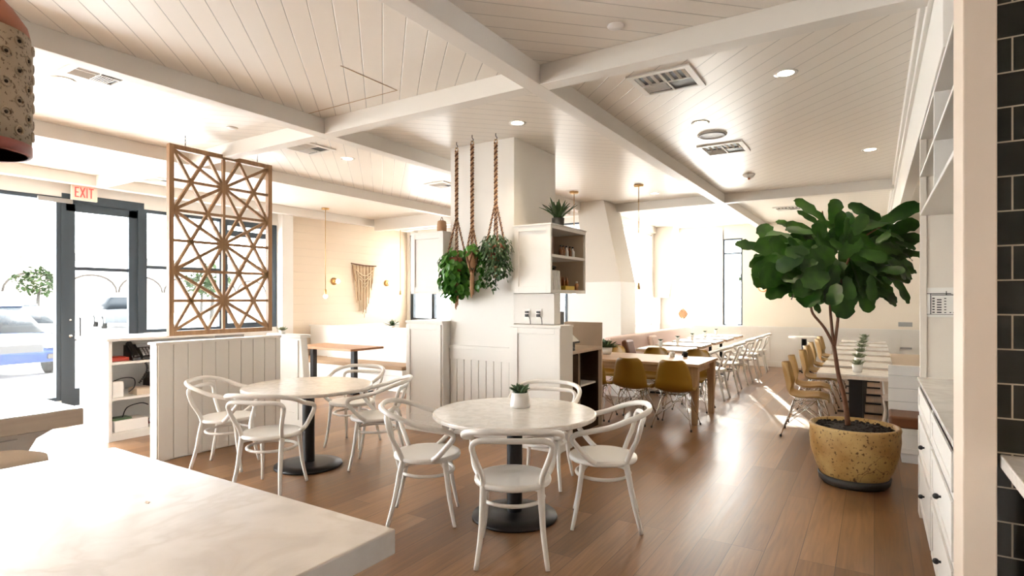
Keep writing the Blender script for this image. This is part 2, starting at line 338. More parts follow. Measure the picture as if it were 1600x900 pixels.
def thing(name, label, cat, loc=(0, 0, 0), rz=0, group=None):
    o = D.objects.new(name, None); C.objects.link(o); o.location = loc; o.rotation_euler = (0, 0, rz); o.empty_display_size = .1
    return tag(o, label, cat, group)
def struct(name, mb, m, label=None, cat=None, bevel=0):
    return tag(mb.build(name, m, bevel=bevel), label, cat, kind='structure')
def dup(root, loc=None, rz=None, label=None, group=None, parent=None):
    r = root.copy(); C.objects.link(r)
    if parent is not None: r.parent = parent
    if loc is not None: r.location = loc
    if rz is not None: r.rotation_euler = (0, 0, rz)
    if label: r['label'] = label
    if group: r['group'] = group
    for ch in [c for c in root.children]:
        dup(ch, parent=r)
    return r
def face(x, y, tx, ty): return math.atan2(-(tx-x), ty-y)

# ------------------------------------------------------------------ setting: floor, ceiling, beams
struct('floor', MB().box(XL-.15, 3.5, -5, YF+.15, -.12, 0), 'floor', 'wide oak plank floor', 'floor')
cl = MB(); xs = [XL-.15, -9.42, -7.0, -4.58, -2.16, .27, 3.5]; ys = [-5, -2.4, 3.8, 10.0, YF+.15]
for i in range(len(xs)-1):
    for j in range(len(ys)-1):
        cl.cur = (i+j) % 2
        cl.add([(xs[i], ys[j], CEIL), (xs[i+1], ys[j], CEIL), (xs[i+1], ys[j+1], CEIL), (xs[i], ys[j+1], CEIL)], [(0, 1, 2, 3)])
cl.cur = 0; cl.box(XL-.15, 3.5, -5, YF+.15, CEIL+.01, CEIL+.3)
struct('ceiling', cl, ['ceil_a', 'ceil_b'], 'white diagonal board ceiling in bays', 'ceiling')
tn = 0
def beam(x0, x1, y0, y1, z0=BEAM, z1=CEIL):
    global tn
    tn += 1; struct('trim_%d' % tn, MB().box(x0, x1, y0, y1, z0, z1), 'trim', 'white flat ceiling beam', 'beam', bevel=.004)
for x in (-9.42, -7.0, -4.58, -2.18): beam(x-.07, x+.07, -5, YF)
for y in (-2.4, 3.8, 10.05):
    for a, b in ((-9.35, -7.07), (-6.93, -4.65), (-4.51, -2.25), (-2.11, .25)): beam(a, b, y-.07, y+.07)

# right wall frieze above the built-ins
struct('trim_frieze', MB().box(.27, .37, 3.33, YF, 2.72, CEIL).box(.22, .27, 3.33, YF, 3.2, CEIL).box(.245, .27, 3.33, YF, 3.14, 3.2), 'white', 'white frieze and crown above the built-in hutch', 'trim', bevel=.003)
struct('wall_back', MB().box(XL, 3.5, -5.15, -5, 0, CEIL), 'wall', 'plain back wall', 'wall')
struct('wall_kitchen', MB().box(3.4, 3.55, -5, 2.6, 0, CEIL), 'wall', 'plain kitchen side wall', 'wall')
struct('wall_right', MB().box(1.25, 1.4, 3.3, YF, 0, CEIL), 'white', 'white alcove wall behind the banquette', 'wall')
# far wall with wainscot and tall window at its left
fw = MB(); fw.box(-2.62, 1.4, YF, YF+.15, .9, CEIL); fw.box(-3.06, -2.62, YF, YF+.15, 2.98, CEIL).box(-4.7, -3.06, YF, YF+.15, 3.2, CEIL)
struct('wall_far', fw, 'cream', 'cream far wall above the wainscot', 'wall')
ww = MB().box(-4.7, 1.3, YF-.03, YF+.12, 0, .9).box(-4.7, 1.3, YF-.055, YF-.03, .87, .92).box(-4.7, 1.3, YF-.05, YF-.03, 0, .12)
x = -4.6
while x < 1.2: ww.box(x, x+.09, YF-.045, YF-.03, .14, .8); x += .62
ww.box(-4.7, 1.3, YF-.045, YF-.03, .8, .87)
struct('trim_wainscot', ww, 'white', 'white panelled wainscot on the far wall', 'wainscot')
# windows
wn = 0
def window(name, axis, c, a0, a1, z0, z1, mull=(), rails=(), fm='frame', wd=.05, dp=.1, label=''):
    """framed window in plane axis=c; a0..a1 along the wall"""
    f = MB(); g = MB()
    def bx(m, p0, p1, q0, q1, d):
        if axis == 0: m.box(c-d/2, c+d/2, p0, p1, q0, q1)
        else: m.box(p0, p1, c-d/2, c+d/2, q0, q1)
    bx(f, a0, a0+wd, z0, z1, dp); bx(f, a1-wd, a1, z0, z1, dp); bx(f, a0+wd, a1-wd, z0, z0+wd, dp); bx(f, a0+wd, a1-wd, z1-wd, z1, dp)
    for m in mull: bx(f, m-wd/2, m+wd/2, z0+wd, z1-wd, dp*.9)
    for r in rails: bx(f, a0+wd, a1-wd, r-wd/2, r+wd/2, dp*.8)
    bx(g, a0+.01, a1-.01, z0+.01, z1-.01, .008)
    o = struct(name, f, fm, label, 'window'); g.build('pane', 'glass', o); return o
window('window_1', 0, XL, -5, 3.42, .12, 2.98, mull=(-3.3, -1.6, .1, 1.8), label='storefront window left of the door')
window('window_2', 0, XL, 4.5, 5.78, 1.02, 2.95, rails=(2.05,), label='storefront window right of the door')
window('window_3', 0, XL, 5.78, 6.86, 1.02, 2.95, rails=(2.72,), wd=.1, label='storefront window beside the white column')
window('window_4', 1, YF+.05, -4.3, -3.04, .92, 3.2, fm='white', label='tall far window behind the marble tables')
window('window_5', 1, YF+.05, -3.06, -2.62, .92, 2.98, rails=(2.63,), wd=.035, label='narrow far window with thin dark frame')
window('window_6', 0, -4.65, 10.9, 13.6, .92, 3.1, mull=(12.2,), fm='white', label='bright side window between the slanted piers')
window('window_7', 1, 10.6, -6.6, -4.95, 1.0, 3.1, mull=(-5.35,), fm='frame', wd=.06, label='rear window behind the till')
window('window_8', 1, 10.6, -9.6, -7.6, 1.0, 3.1, mull=(-8.9,), fm='frame', wd=.09, label='rear window behind the left counter')
def shade(axis, c, a0, a1, z0, z1, lab):
    m = MB()
    if axis == 0: m.box(c-.004, c+.004, a0, a1, z0, z1).box(c-.012, c+.012, a0, a1, z0-.02, z0)
    else: m.box(a0, a1, c-.004, c+.004, z0, z1).box(a0, a1, c-.012, c+.012, z0-.02, z0)
    return tag(m.build('roller_shade', 'shade'), lab, 'shade')
shade(1, YF-.02, -4.25, -3.09, .96, 3.16, 'white translucent roller shade drawn over the wide far window')
shade(1, YF-.02, -3.0, -2.72, .96, 2.6, 'narrow white shade in the thin dark framed far window')
shade(0, -4.56, 10.95, 13.55, .97, 3.06, 'added white roller shade holding back sun at the side window between the piers')  # added to keep sun patches off the banquette and tables
shade(1, 10.5, -6.55, -5.0, 1.75, 3.06, 'half lowered white shade added to block sun in the rear window behind the till')  # added to cut the sun entering above the till
shade(1, 10.5, -9.55, -7.65, 1.75, 3.06, 'half lowered white shade added to block sun in the rear window of the booth room')  # added likewise against sun on the booth room floor
struct('wall_left', MB().box(XL-.08, XL+.08, -5, 3.42, 2.98, CEIL).box(XL-.08, XL+.08, 3.42, 4.5, 3.04, CEIL).box(XL-.08, XL+.08, 4.5, 6.86, 2.95, CEIL)
       .box(XL-.08, XL+.08, 4.5, 6.86, 0, 1.02).box(XL-.08, XL+.08, -5, 3.42, 0, .12).box(XL-.1, XL+.22, 6.86, 7.1, 0, CEIL), 'wall', 'white storefront wall around the windows', 'wall')
struct('wall_booth', MB().box(XL-.15, XL, 7.1, 10.68, 0, CEIL), 'cream_lap', 'cream boarded wall behind the booth', 'wall')
struct('wall_rear', MB().box(XL, -9.6, 10.52, 10.68, 0, CEIL).box(-7.6, -6.6, 10.52, 10.68, 0, CEIL).box(-4.95, -4.57, 10.52, 10.9, 0, CEIL).box(-9.6, -4.95, 10.52, 10.68, 0, 1.0).box(-9.6, -4.95, 10.52, 10.68, 3.1, CEIL), 'wall', 'white rear wall of the left room', 'wall')
struct('wall_side', MB().box(-4.73, -4.57, 10.9, 13.6, 0, .92).box(-4.73, -4.57, 10.9, 13.6, 3.1, CEIL).box(-4.73, -4.57, 13.6, YF, 0, CEIL).box(-4.57, -4.3, YF, YF+.15, .9, CEIL), 'wall', 'white side wall of the far dining room', 'wall')
# door
dr = MB(); dr.box(XL-.06, XL+.06, 3.42, 3.48, 0, 2.92).box(XL-.06, XL+.06, 4.42, 4.5, 0, 2.92).box(XL-.06, XL+.06, 3.42, 4.5, 2.92, 3.04)
d1 = struct('door_1', dr, 'frame', 'dark framed glass entrance door', 'door')
MB().box(XL-.03, XL+.03, 3.48, 3.6, .02, 2.9).box(XL-.03, XL+.03, 4.30, 4.42, .02, 2.9).box(XL-.03, XL+.03, 3.48, 4.42, 2.80, 2.93).box(XL-.03, XL+.03, 3.6, 4.3, .02, .27).box(XL-.025, XL+.025, 3.6, 4.3, 1.96, 2.01).build('door_leaf', 'frame', d1)
MB().box(XL-.005, XL+.005, 3.58, 4.32, .25, 2.82).build('pane', 'glass', d1)
MB().tube([(XL+.03, 3.64, 1.28), (XL+.09, 3.64, 1.28), (XL+.09, 3.64, .96), (XL+.03, 3.64, .96)], .012, 8).build('door_handle', 'black', d1)
MB().cyl((XL+.03, 3.54, 1.02), (XL+.045, 3.54, 1.02), .022).cyl((XL+.03, 3.54, 1.25), (XL+.045, 3.54, 1.25), .014).build('lock', 'chrome', d1)
MB().box(XL+.03, XL+.09, 3.15, 3.55, 2.9, 2.96).build('door_closer', 'grey', d1)
MB().box(XL-.04, XL+.04, 3.30, 3.34, 3.02, 3.2).build('bracket', 'frame', d1)

# pillar with beadboard base
pl = MB().box(-4.16, -3.29, 5.25, 6.2, 0, CEIL)
struct('wall_pillar', pl, 'white', 'white square pillar in the middle of the room', 'pillar', bevel=.004)
bd = MB().box(-4.16, -3.24, 5.215, 5.25, .98, 1.02).box(-4.16, -3.24, 5.23, 5.25, .86, .98).box(-4.16, -3.24, 5.22, 5.25, 0, .14)
x = -4.16
while x < -3.26: bd.box(x+.004, min(x+.098, -3.24), 5.238, 5.25, .14, .86); x += .102
struct('trim_beadboard', bd, 'white', 'white beadboard and cap rail on the pillar', 'trim', bevel=.002)
# slanted piers
pn = MB().prism([(-4.57, CEIL), (-4.05, CEIL), (-3.73, 1.85), (-4.42, 1.85)], 1, 9.45, 10.16)
pn.cur = 1; pn.box(-4.75, -3.72, 9.44, 10.17, 0, 1.85)
struct('wall_pier_near', pn, ['pier', 'white'], 'beige pier with slanted sides on a white base', 'pier', bevel=.004)
struct('wall_pier_far', MB().prism([(-4.75, 3.3), (-4.09, 3.3), (-4.35, 1.58), (-4.98, 1.58)], 1, 13.75, 14.25), 'pier', 'leaning pier, its shade painted beige, by the far window', 'pier', bevel=.004)  # beige tone stands in for the shade on this pier
# bulkhead beam in the left room
beam(-9.3, -4.6, 9.05, 9.25, 3.05, 3.3)

# low boarded wall between tables and entrance
pw = MB().box(-5.86, -5.74, 2.79, 4.12, 0, 1.11).box(-5.875, -5.722, 2.775, 4.13, 1.11, 1.135)
y = 2.80
while y < 4.1: pw.box(-5.74, -5.728, y+.003, min(y+.137, 4.12), .01, 1.11); y += .14
struct('wall_low', pw, 'white', 'white low boarded partition beside the rear round table', 'partition', bevel=.002)
# boards of the right-hand stub, tiled wall
struct('wall_stub', MB().box(.268, .364, 2.60, 2.885, 0, CEIL), 'stub', 'flat white wall end with warm light painted in, beside dark tiles', 'wall', bevel=.004)  # tan tint stands in for warm lamp light on white paint
struct('wall_tiled', MB().box(.364, 3.4, 2.64, 2.885, 0, CEIL), 'tile', 'dark glossy brick-bond tile wall', 'wall')

# ------------------------------------------------------------------ built-in hutch on the right
h = thing('built_in_hutch', 'tall white built-in hutch with cubbies and drawers at right', 'cabinet', (.28, 5.12, 0))
def H(mb, name, m='white', parent=None, bevel=.003): return mb.build(name, m, parent or h, bevel=bevel)
Y0 = 2.89-5.12
H(MB().box(0, .04, -.14, 0, .1, .95).box(.04, .6, -.03, 0, .1, 2.72).box(0, .04, -.04, 0, .98, 2.72).box(.585, .6, Y0, -.03, .1, 2.72).box(.03, .58, Y0, -.03, .1, .13).box(-.01, .03, -.15, 0, 0, .1).box(.02, .6, Y0, -.15, 0, .1).box(0.0, .04, Y0, -.14, .1, .14).box(0, .04, Y0, -.14, .9, .935), 'carcass', 'hutch')  # carcass white is darkened to paint in the shade inside the hutch
H(MB().box(-.015, .585, Y0, .0, .955, .98), 'worktop', 'marble'); H(MB().box(-.002, .58, Y0, -.04, .935, .955), 'worktop_underside', 'blackp')
H(MB().box(.0, .585, Y0, -.03, 2.15, 2.175).box(.0, .585, Y0, -.03, 2.43, 2.45).box(.0, .585, Y0, -.03, 2.70, 2.72).box(0.0, .585, -1.17, -1.15, 2.175, 2.43).box(0.0, .585, -1.17, -1.15, 2.45, 2.70), 'cubby_shelf')
H(MB().box(-.008, .02, Y0, -.1, .735, .765).box(-.008, .02, Y0, -.1, .455, .485).box(-.008, .02, -1.23, -1.19, .1, .94).box(-.008, .02, -.16, -.1, .1, .94).box(0, .02, Y0, -.1, .12, .93), 'face_frame', bevel=.001)
for (ya, yb) in ((-1.18, -.17), (-2.22, -1.24)):
    for (za, zb) in ((.77, .93), (.49, .73), (.15, .45)):
        d = H(MB().box(-.012, -.008, ya, yb, za, zb).box(-.018, -.012, ya, ya+.05, za, zb).box(-.018, -.012, yb-.05, yb, za, zb).box(-.018, -.012, ya+.05, yb-.05, za, za+.04).box(-.018, -.012, ya+.05, yb-.05, zb-.04, zb), 'drawer', bevel=.001)
        if za < .7: MB().sphere((-.032, (ya+yb)/2, (za+zb)/2), .014).cyl((-.032, (ya+yb)/2, (za+zb)/2), (-.012, (ya+yb)/2, (za+zb)/2), .006, 8).build('knob', 'black', d)
# seating chart pinned to the inside end of the hutch
pc = thing('wall_chart', 'paper seating chart taped inside the hutch above its counter', 'poster', (.30, 5.088, 1.42))
MB().box(.0, .27, -.003, 0, 0, .21).build('sheet', 'paper', pc)
ck = MB(); ck.box(.02, .16, -.005, -.003, .165, .17).box(.05, .19, -.005, -.003, .155, .16).box(.04, .045, -.005, -.003, .02, .165).box(.13, .135, -.005, -.003, .16, .185).box(.02, .24, -.005, -.003, .018, .021)
for r in range(6):
    ck.box(.052, .066, -.005, -.003, .03+r*.02, .038+r*.02); ck.box(.12, .132, -.005, -.003, .03+r*.02, .036+r*.02); ck.box(.078, .105, -.005, -.003, .03+r*.018, .038+r*.018)
for r in range(5): ck.box(.15+r*.02, .16+r*.02, -.005, -.003, .03, .036)
ck.build('printed_marks', 'blackp', pc)
# black tongs-like tool hanging over the counter edge
tl = thing('counter_caddy', 'small black caddy on the hutch counter beside the post', 'caddy', (.42, 3.9, .98))
MB().lathe([(.045, 0), (.05, .03), (.03, .05), (.03, .07), (.05, .09), (.052, .12), (.001, .12)], 0, 0, 20).build('body', 'blackp', tl)
MB().lathe([(.03, .12), (.02, .135), (.001, .14)], 0, 0, 16).build('lid', 'blackp', tl)

# counter at far right
k = thing('tiled_counter', 'white marble counter in front of the dark tiles', 'counter', (.375, 1.0, 0))
MB().box(0, 1.2, 0, 1.64, .955, 1.0).build('worktop', 'table_marble', k, bevel=.004)
MB().box(.06, 1.1, 0.02, 1.55, 0, .955).build('base', 'white', k)
# banquette bench facing the camera at right and long one beside the tables
b = thing('end_bench', 'white panelled bench with brown cushion beyond the fig pot', 'bench', (.12, 6.52, 0))
MB().box(0, 1.1, 0, .47, .1, .33).box(.1, 1.1, .05, .45, 0, .1).box(0, .07, -.012, 0, .1, .33).box(.26, .33, -.012, 0, .1, .33).box(.07, .26, -.012, 0, .1, .15).box(.07, .26, -.012, 0, .28, .33).build('base', 'white', b, bevel=.003)
MB().box(0, 1.1, 0, .415, .33, .44).build('cushion', 'leather', b, bevel=.02)
MB().box(0, 1.1, .42, .47, .33, .86).box(0, 1.1, .41, .48, .86, .88).build('backrest', 'shiplap', b)
b = thing('long_banquette', 'long white banquette running beside the row of wood-edged tables', 'bench', (.12, 7.2, 0))
MB().box(0, 1.0, 0, 6.4, 0, .38).box(.85, 1.1, 0, 6.4, .38, .95).build('base', 'shiplap', b, bevel=.003)
MB().box(-.01, .85, 0, 6.4, .38, .47).build('cushion', 'tanlinen', b, bevel=.02)
t = MB(); n = 14
for i in range(n+1):
    s = i/n
    if s < .35: px, pz = .45-.45*(s/.35), .49
    else: px, pz = -.03-.02*math.sin(s*9), .49-.46*(s-.35)/.65
    for j in range(7): t.v.append((px-.012*math.sin(j*1.7+s*3), .0+j*.07+.01*math.sin(s*8), pz))
for i in range(n):
    for j in range(6): a = i*7+j; t.f.append((a, a+1, a+8, a+7)); t.sm.append(True); t.mi.append(0)
tag(t.build('throw_blanket', 'throw', loc=(.12, 7.17, 0), solid=.02), 'cream knitted throw draped over the banquette end behind the big pot', 'blanket')
# small plaques on far wall
tag(MB().box(0, .24, 0, .02, 0, .09).box(.02, .22, -.006, 0, .02, .07).build('wall_vent', 'grey', loc=(.42, YF-.02, .96+.02)), 'small grey vent grille low on the far wall right of the fig', 'vent')
tag(MB().box(0, .2, 0, .02, 0, .035).box(.02, .07, -.006, 0, .008, .027).box(.11, .17, -.006, 0, .008, .027).build('wall_plate', 'grey', loc=(.45, YF-.05, .52)), 'thin grey plate on the far wainscot under the vent grille', 'plate')
# high open shelf over banquette
s_ = thing('high_wall_shelf', 'high open cubby shelf beyond the hutch above the banquette', 'shelf', (.40, 6.3, 2.25))
MB().box(0, .8, .02, .9, 0, .03).box(0, .8, .02, .9, .44, .47).box(0, .8, .88, .9, .03, .44).box(.78, .8, .02, .88, .03, .44).box(0, .8, .02, .9, .2, .22).build('carcass', 'tanpanel', s_)
for i in range(3):
    o = tag(MB().lathe([(.035, 0), (.04, .03), (.035, .12), (.02, .14), (.02, .16), (.001, .16)], 0, 0, 14).build('jar', 'amber', loc=(.46+i*.1, 6.9+i*.06, 2.47)), 'dark brown jar on the high cubby shelf beyond the hutch', 'jar', 'jars on the high cubby shelf')

# ------------------------------------------------------------------ central service station around the pillar
def panel(mb, x0, x1, y, z0, z1, wd=.06, dp=.014):
    """raised frame (stiles and rails) on a face looking to -y"""
    mb.box(x0, x0+wd, y-dp, y, z0, z1).box(x1-wd, x1, y-dp, y, z0, z1).box(x0+wd, x1-wd, y-dp, y, z0, z0+wd*1.3).box(x0+wd, x1-wd, y-dp, y, z1-wd, z1)
pa = MB().box(-4.72, -4.17, 5.12, 6.3, 0, 1.28); panel(pa, -4.72, -4.17, 5.12, .02, 1.28)
tag(MB().box(0, 0, 0, 0, 0, 0).build('x', 'white')) if False else None
o = thing('panelled_cabinet', 'white panelled half-height cabinet left of the pillar', 'cabinet', (-4.72, 5.12, 0))
q = MB().box(0, .555, 0, 1.1, 0, 1.27); MBp = q.build('body', 'white', o, bevel=.003)
q = MB(); panel(q, 0, .53, 0, .12, 1.25); q.box(-.01, .555, -.02, 0, 0, .12); q.build('front_panel', 'white', o, bevel=.003)
MB().box(-.01, .555, -.015, 1.1, 1.27, 1.295).build('top', 'white', o, bevel=.003)
o = thing('panelled_cabinet', 'white panelled half-height cabinet right of the pillar', 'cabinet', (-3.22, 5.12, 0))
MB().box(-.05, .56, 0, .28, 0, 1.255).box(-.05, -.0, .28, .3, 0, 1.0).build('body', 'white', o, bevel=.003)
q = MB(); panel(q, -.0, .56, 0, .12, 1.25); q.box(0, .57, -.02, 0, 0, .12); q.build('front_panel', 'white', o, bevel=.003)
MB().box(-.0, .57, -.015, .28, 1.255, 1.28).build('top', 'white', o, bevel=.003)
# dark-fronted counter behind the right cabinet
o = thing('till_counter', 'till counter with dark open bays behind the right panelled cabinet', 'counter', (-3.45, 5.41, 0))
MB().box(.0, .03, 0, 1.12, 0, .93).box(.03, .58, 0, .02, .0, .93).box(.03, .60, .55, .57, 0, .93).box(.03, .58, 0, 1.12, 0, .1).box(.03, .55, .0, 1.12, .1, .12).box(.03, .575, 1.11, 1.135, .12, .93).box(.57, .585, .02, .545, .1, .91).build('carcass', 'darkcab', o)
MB().box(.05, .55, .57, 1.12, .52, .54).build('shelf', 'white', o); MB().box(.03, .55, .02, .55, .45, .47).build('shelf', 'darkcab', o)
MB().box(-.02, .62, 0, 1.14, .93, .97).build('worktop', 'tanpanel', o, bevel=.003)
MB().box(-.62, .615, 1.14, 1.17, 0, 1.26).build('end_panel', 'tanpanel', o, bevel=.003)
MB().box(.58, .6, .545, .572, .1, .93).build('divider', 'tanpanel', o)
# backboard and upper hutch
o = thing('upper_cabinet', 'white wall hutch with two open shelves right of the pillar', 'cabinet', (-3.27, 5.15, 1.61))
MB().box(0.05, .49, 0, .02, 0, .7).box(0, .49, .80, .82, 0, .7).box(0, .03, .02, .8, 0, .7).box(.03, .49, .02, .8, 0, .035).box(.03, .49, .02, .8, .665, .7).build('carcass', 'white', o, bevel=.002); MB().box(.03, .035, .02, .8, .035, .665).box(.035, .47, .795, .8, .035, .665).build('lining', 'tanpanel', o)
MB().box(.035, .488, .02, .795, .37, .40).build('shelf', 'white', o, bevel=.002)
q = MB(); panel(q, .05, .49, 0, 0.0, .7, .055, .012); q.build('front_panel', 'white', o, bevel=.002)
MB().box(.04, .50, -.02, .83, .70, .715).build('top', 'white', o, bevel=.002)
struct('wall_backboard', MB().box(-3.29, -2.80, 5.25, 5.39, 1.285, 1.605), 'wall', 'plain white backboard under the wall hutch', 'wall')
o = thing('upper_cabinet', 'white wall hutch left of the pillar', 'cabinet', (-4.66, 5.14, 1.61))
MB().box(0, .49, 0, .8, 0, .70).build('carcass', 'white', o, bevel=.003)
q = MB(); panel(q, 0, .49, 0, 0, .70, .06, .014); q.build('front_panel', 'white', o, bevel=.003)
MB().box(-.01, .49, -.02, .82, .70, .72).build('top', 'white', o)
o = thing('lidded_jar', 'small tan jar with looped handle on top of the left wall hutch', 'jar', (-4.25, 5.2, 2.33))
MB().lathe([(.055, 0), (.058, .06), (.05, .12), (.03, .13)], 0, 0, 12).build('body', 'rope2', o)
MB().tube([(-.02, 0, .13), (0, 0, .17), (.02, 0, .13)], .004, 6, n=4).build('handle', 'rope1', o)
# contents of the right hutch
def put(mb, name, m, loc, label, cat, group=None, bevel=0, rot=None): return tag(mb.build(name, m, loc=loc, bevel=bevel, rot=rot), label, cat, group)
HX, HZ1, HZ2 = -3.0, 2.01, 1.646
put(MB().box(-.07, .12, -.05, .07, 0, .2), 'brown_box', 'leather', (HX+.03, 5.27, HZ1), 'brown box on the upper shelf of the wall hutch', 'box', bevel=.006)
for i, (yy, m_) in enumerate(((5.55, 'amber'), (5.61, 'amber'), (5.69, 'ceramic'), (5.77, 'amber'), (5.84, 'ceramic'))):
    o = thing('bottle', ['small amber bottle among those on the upper hutch shelf', 'small white bottle on the upper hutch shelf'][m_ == 'ceramic'], 'bottle', (HX+.12, yy, HZ1), group='bottles on the upper hutch shelf')
    if m_ == 'ceramic': o['label'] = 'white bottle, %s on the upper hutch shelf' % ('near one' if i == 2 else 'farthest'); 
    MB().lathe([(.022, 0), (.024, .01), (.024, .07), (.01, .09), (.009, .11)], 0, 0, 14).build('body', m_, o)
    MB().lathe([(.011, .108), (.011, .125), (.001, .126)], 0, 0, 12).build('cap', 'blackp', o)
o = thing('storage_basket', 'dark brown basket at the left of the lower hutch shelf', 'basket', (HX+.0, 5.3, HZ2+.12))
o.location = (HX-.06, 5.52, HZ2); 
MB().lathe([(.001, .02), (.09, 0), (.11, .15), (.12, .24), (.105, .24), (.09, .02)], 0, 0, 20).build('body', 'darkcab', o)
MB().lathe([(.12, .235), (.128, .25), (.12, .265), (.1, .25)], 0, 0, 20).build('rim', 'darkcab', o)
for i in range(5):
    put(MB().box(-.11, .12, -.009, .009, 0, .2).box(-.11, .121, -.006, .006, .003, .197), 'menu_booklet', 'ceramic', (HX+.08, 5.22+i*.043, HZ2+.001), 'white booklet standing upright on the lower hutch shelf', 'booklet', 'white booklets on the lower hutch shelf', rot=(.05*i-.05, 0, 0))
put(MB().box(-.08, .08, -.11, .11, 0, .045), 'condiment_tray', 'yellow', (HX+.1, 5.66, HZ2), 'yellow tray holding bottles on the lower hutch shelf', 'tray', bevel=.004)
for i in range(5):
    o = thing('bottle', 'dark bottle standing in the yellow tray', 'bottle', (HX+.1-.04*(i % 2), 5.575+i*.04, HZ2+.045), group='bottles in the yellow tray')
    MB().lathe([(.018, 0), (.018, .055), (.008, .075), (.008, .1), (.001, .1)], 0, 0, 12).build('body', 'amber', o)
o = thing('bottle', 'orange capped bottle at the far end of the lower hutch shelf', 'bottle', (HX+.16, 5.86, HZ2))
MB().lathe([(.02, 0), (.022, .06), (.012, .08), (.001, .08)], 0, 0, 12).build('body', 'copper', o); MB().lathe([(.012, .08), (.012, .1), (.001, .1)], 0, 0, 12).build('cap', 'ceramic', o)
# plant on top of hutch
def spiky(name, label, cat, loc, potm, pr, ph, nl, L, W, lm='succ', spread=1.0, sq=1.0, shape=3, group=None, seed=1, potprof=None):
    rnd = random.Random(seed); o = thing(name, label, cat, loc, group=group)
    prof = potprof or [(.001, 0), (pr*.82, 0), (pr*.95, ph*.4), (pr, ph), (pr*.9, ph), (pr*.85, ph*.85)]
    MB().lathe(prof, 0, 0, 28, sq=sq).build('pot', potm, o)
    MB().lathe([(pr*.87, ph*.8), (pr*.87, ph*.88), (.001, ph*.9)], 0, 0, 20, sq=sq).build('soil', 'soil', o)
    m = MB()
    for i in range(nl):
        a = i*2.4+rnd.random()*.4; e = (1.45-1.15*spread*(i/nl))+rnd.uniform(-.1, .1); d = Vector((math.cos(a)*math.cos(e), math.sin(a)*math.cos(e)*sq, math.sin(e)))
        rr = pr*.5*rnd.random() if sq == 1 else pr*.8*rnd.random()
        m.leaf((math.cos(a)*rr, math.sin(a)*rr*sq, ph*.85), d, (0, 0, 1) if e < 1.2 else (math.cos(a), math.sin(a), .2), L*(.75+.5*(i/nl))*rnd.uniform(.85, 1.1), W*rnd.uniform(.85, 1.15), curl=rnd.uniform(-.05, .22), fold=.35, shape=shape)
    m.build('leaves', lm, o, solid=.004)
    return o
spiky('agave_plant', 'spiky agave in a dark pot on top of the wall hutch', 'plant', (-2.97, 5.66, 2.326), 'saucer', .07, .12, 22, .24, .062, 'agave', .72, seed=4)
# sockets with plugs under the hutch
for i, (xx, lab) in enumerate(((-3.12, 'nearer the pillar'), (-2.98, 'nearer the hutch corner'))):
    o = thing('power_outlet', 'white wall outlet with plugged black cord, '+lab, 'outlet', (xx, 5.25, 1.33))
    MB().box(-.036, .036, -.008, 0, 0, .115).build('plate', 'ceramic', o, bevel=.003)
    MB().box(-.018, .018, -.03, -.008, .03, .06).box(-.018, .018, -.03, -.008, .07, .09).build('plug', 'blackp', o, bevel=.003)
    MB().tube([(0, -.03, .05), (.03, -.06, .05), (.06, -.06, .02), (.065, -.05, -.047)], .004, 6, n=5).build('cord', 'blackp', o)
# till: tablet on stand + receipt printer
o = thing('till_terminal', 'grey till tablet tilted on its stand on the tan counter', 'till', (-2.93, 5.78, .97))
MB().lathe([(.1, 0), (.1, .02), (.06, .05), (.001, .05)], 0, 0, 20).build('base', 'blackp', o)
MB().bar((0, 0, .03), (0, 0, .14), .06, .04).build('neck', 'grey', o)
MB().box(-.13, .13, -.15, .15, -.01, .01).build('tablet', 'blackp', o, loc=(.0, 0, .17), rot=(0, .72, 0), bevel=.006)
MB().box(-.115, .115, -.135, .135, -.013, -.01).build('back_cover', 'grey', o, loc=(.0, 0, .17), rot=(0, .72, 0))
MB().box(-.115, .115, -.135, .135, .01, .012).build('screen', 'paper', o, loc=(.0, 0, .17), rot=(0, .72, 0))
o = thing('receipt_printer', 'black receipt printer beside the tablet on the tan counter', 'printer', (-3.05, 6.0, .97))
MB().box(-.09, .09, -.08, .08, 0, .1).build('body', 'blackp', o, bevel=.015); MB().box(-.06, .06, .0, .05, .1, .105).build('paper_slot', 'paper', o)
o = thing('desk_monitor', 'small grey monitor behind the till under the wall hutch', 'monitor', (-3.30, 6.2, .97))
MB().cyl((0, 0, 0), (0, 0, .3), .015).lathe([(.001, 0), (.08, 0), (.08, .01), (.001, .015)], 0, 0, 20).build('stand', 'blackp', o); MB().box(-.13, .13, -.012, .012, .26, .43).build('screen', 'grey', o, bevel=.006)

# ------------------------------------------------------------------ host stand and contents
o = thing('host_stand', 'white open-shelved host stand near the entrance door', 'shelf unit', (-6.97, 2.9, 0))
MB().box(-.7, 0, 0, .035, 0, 1.09).box(-.7, 0, 1.57, 1.6, 0, 1.09).box(-.7, -.67, .035, 1.57, 0, 1.09).box(-.67, 0, .035, 1.57, .06, .09).box(-.67, -.01, .035, 1.57, 0, .06).build('carcass', 'white', o, bevel=.002)
for z in (.44, .83): MB().box(-.67, -.005, .035, 1.57, z, z+.028).build('shelf', 'white', o, bevel=.002)
MB().box(-.75, .03, -.03, 1.65, 1.09, 1.12).build('top', 'white', o, bevel=.004)
sx = -7.12
o = thing('desk_phone', 'black desk phone with curly cord on the host stand top shelf', 'phone', (sx, 3.27, .858))
MB().prism([(-.1, 0), (.12, 0), (.12, .03), (-.05, .17), (-.1, .17)], 1, -.12, .14).build('body', 'blackp', o, bevel=.008)
MB().bar((-.06, -.08, .2), (.12, -.08, .055), .05, .03).bar((-.075, -.08, .18), (-.04, -.08, .155), .06, .05).bar((.09, -.08, .06), (.12, -.08, .035), .06, .05).build('handset', 'blackp', o, bevel=.01)
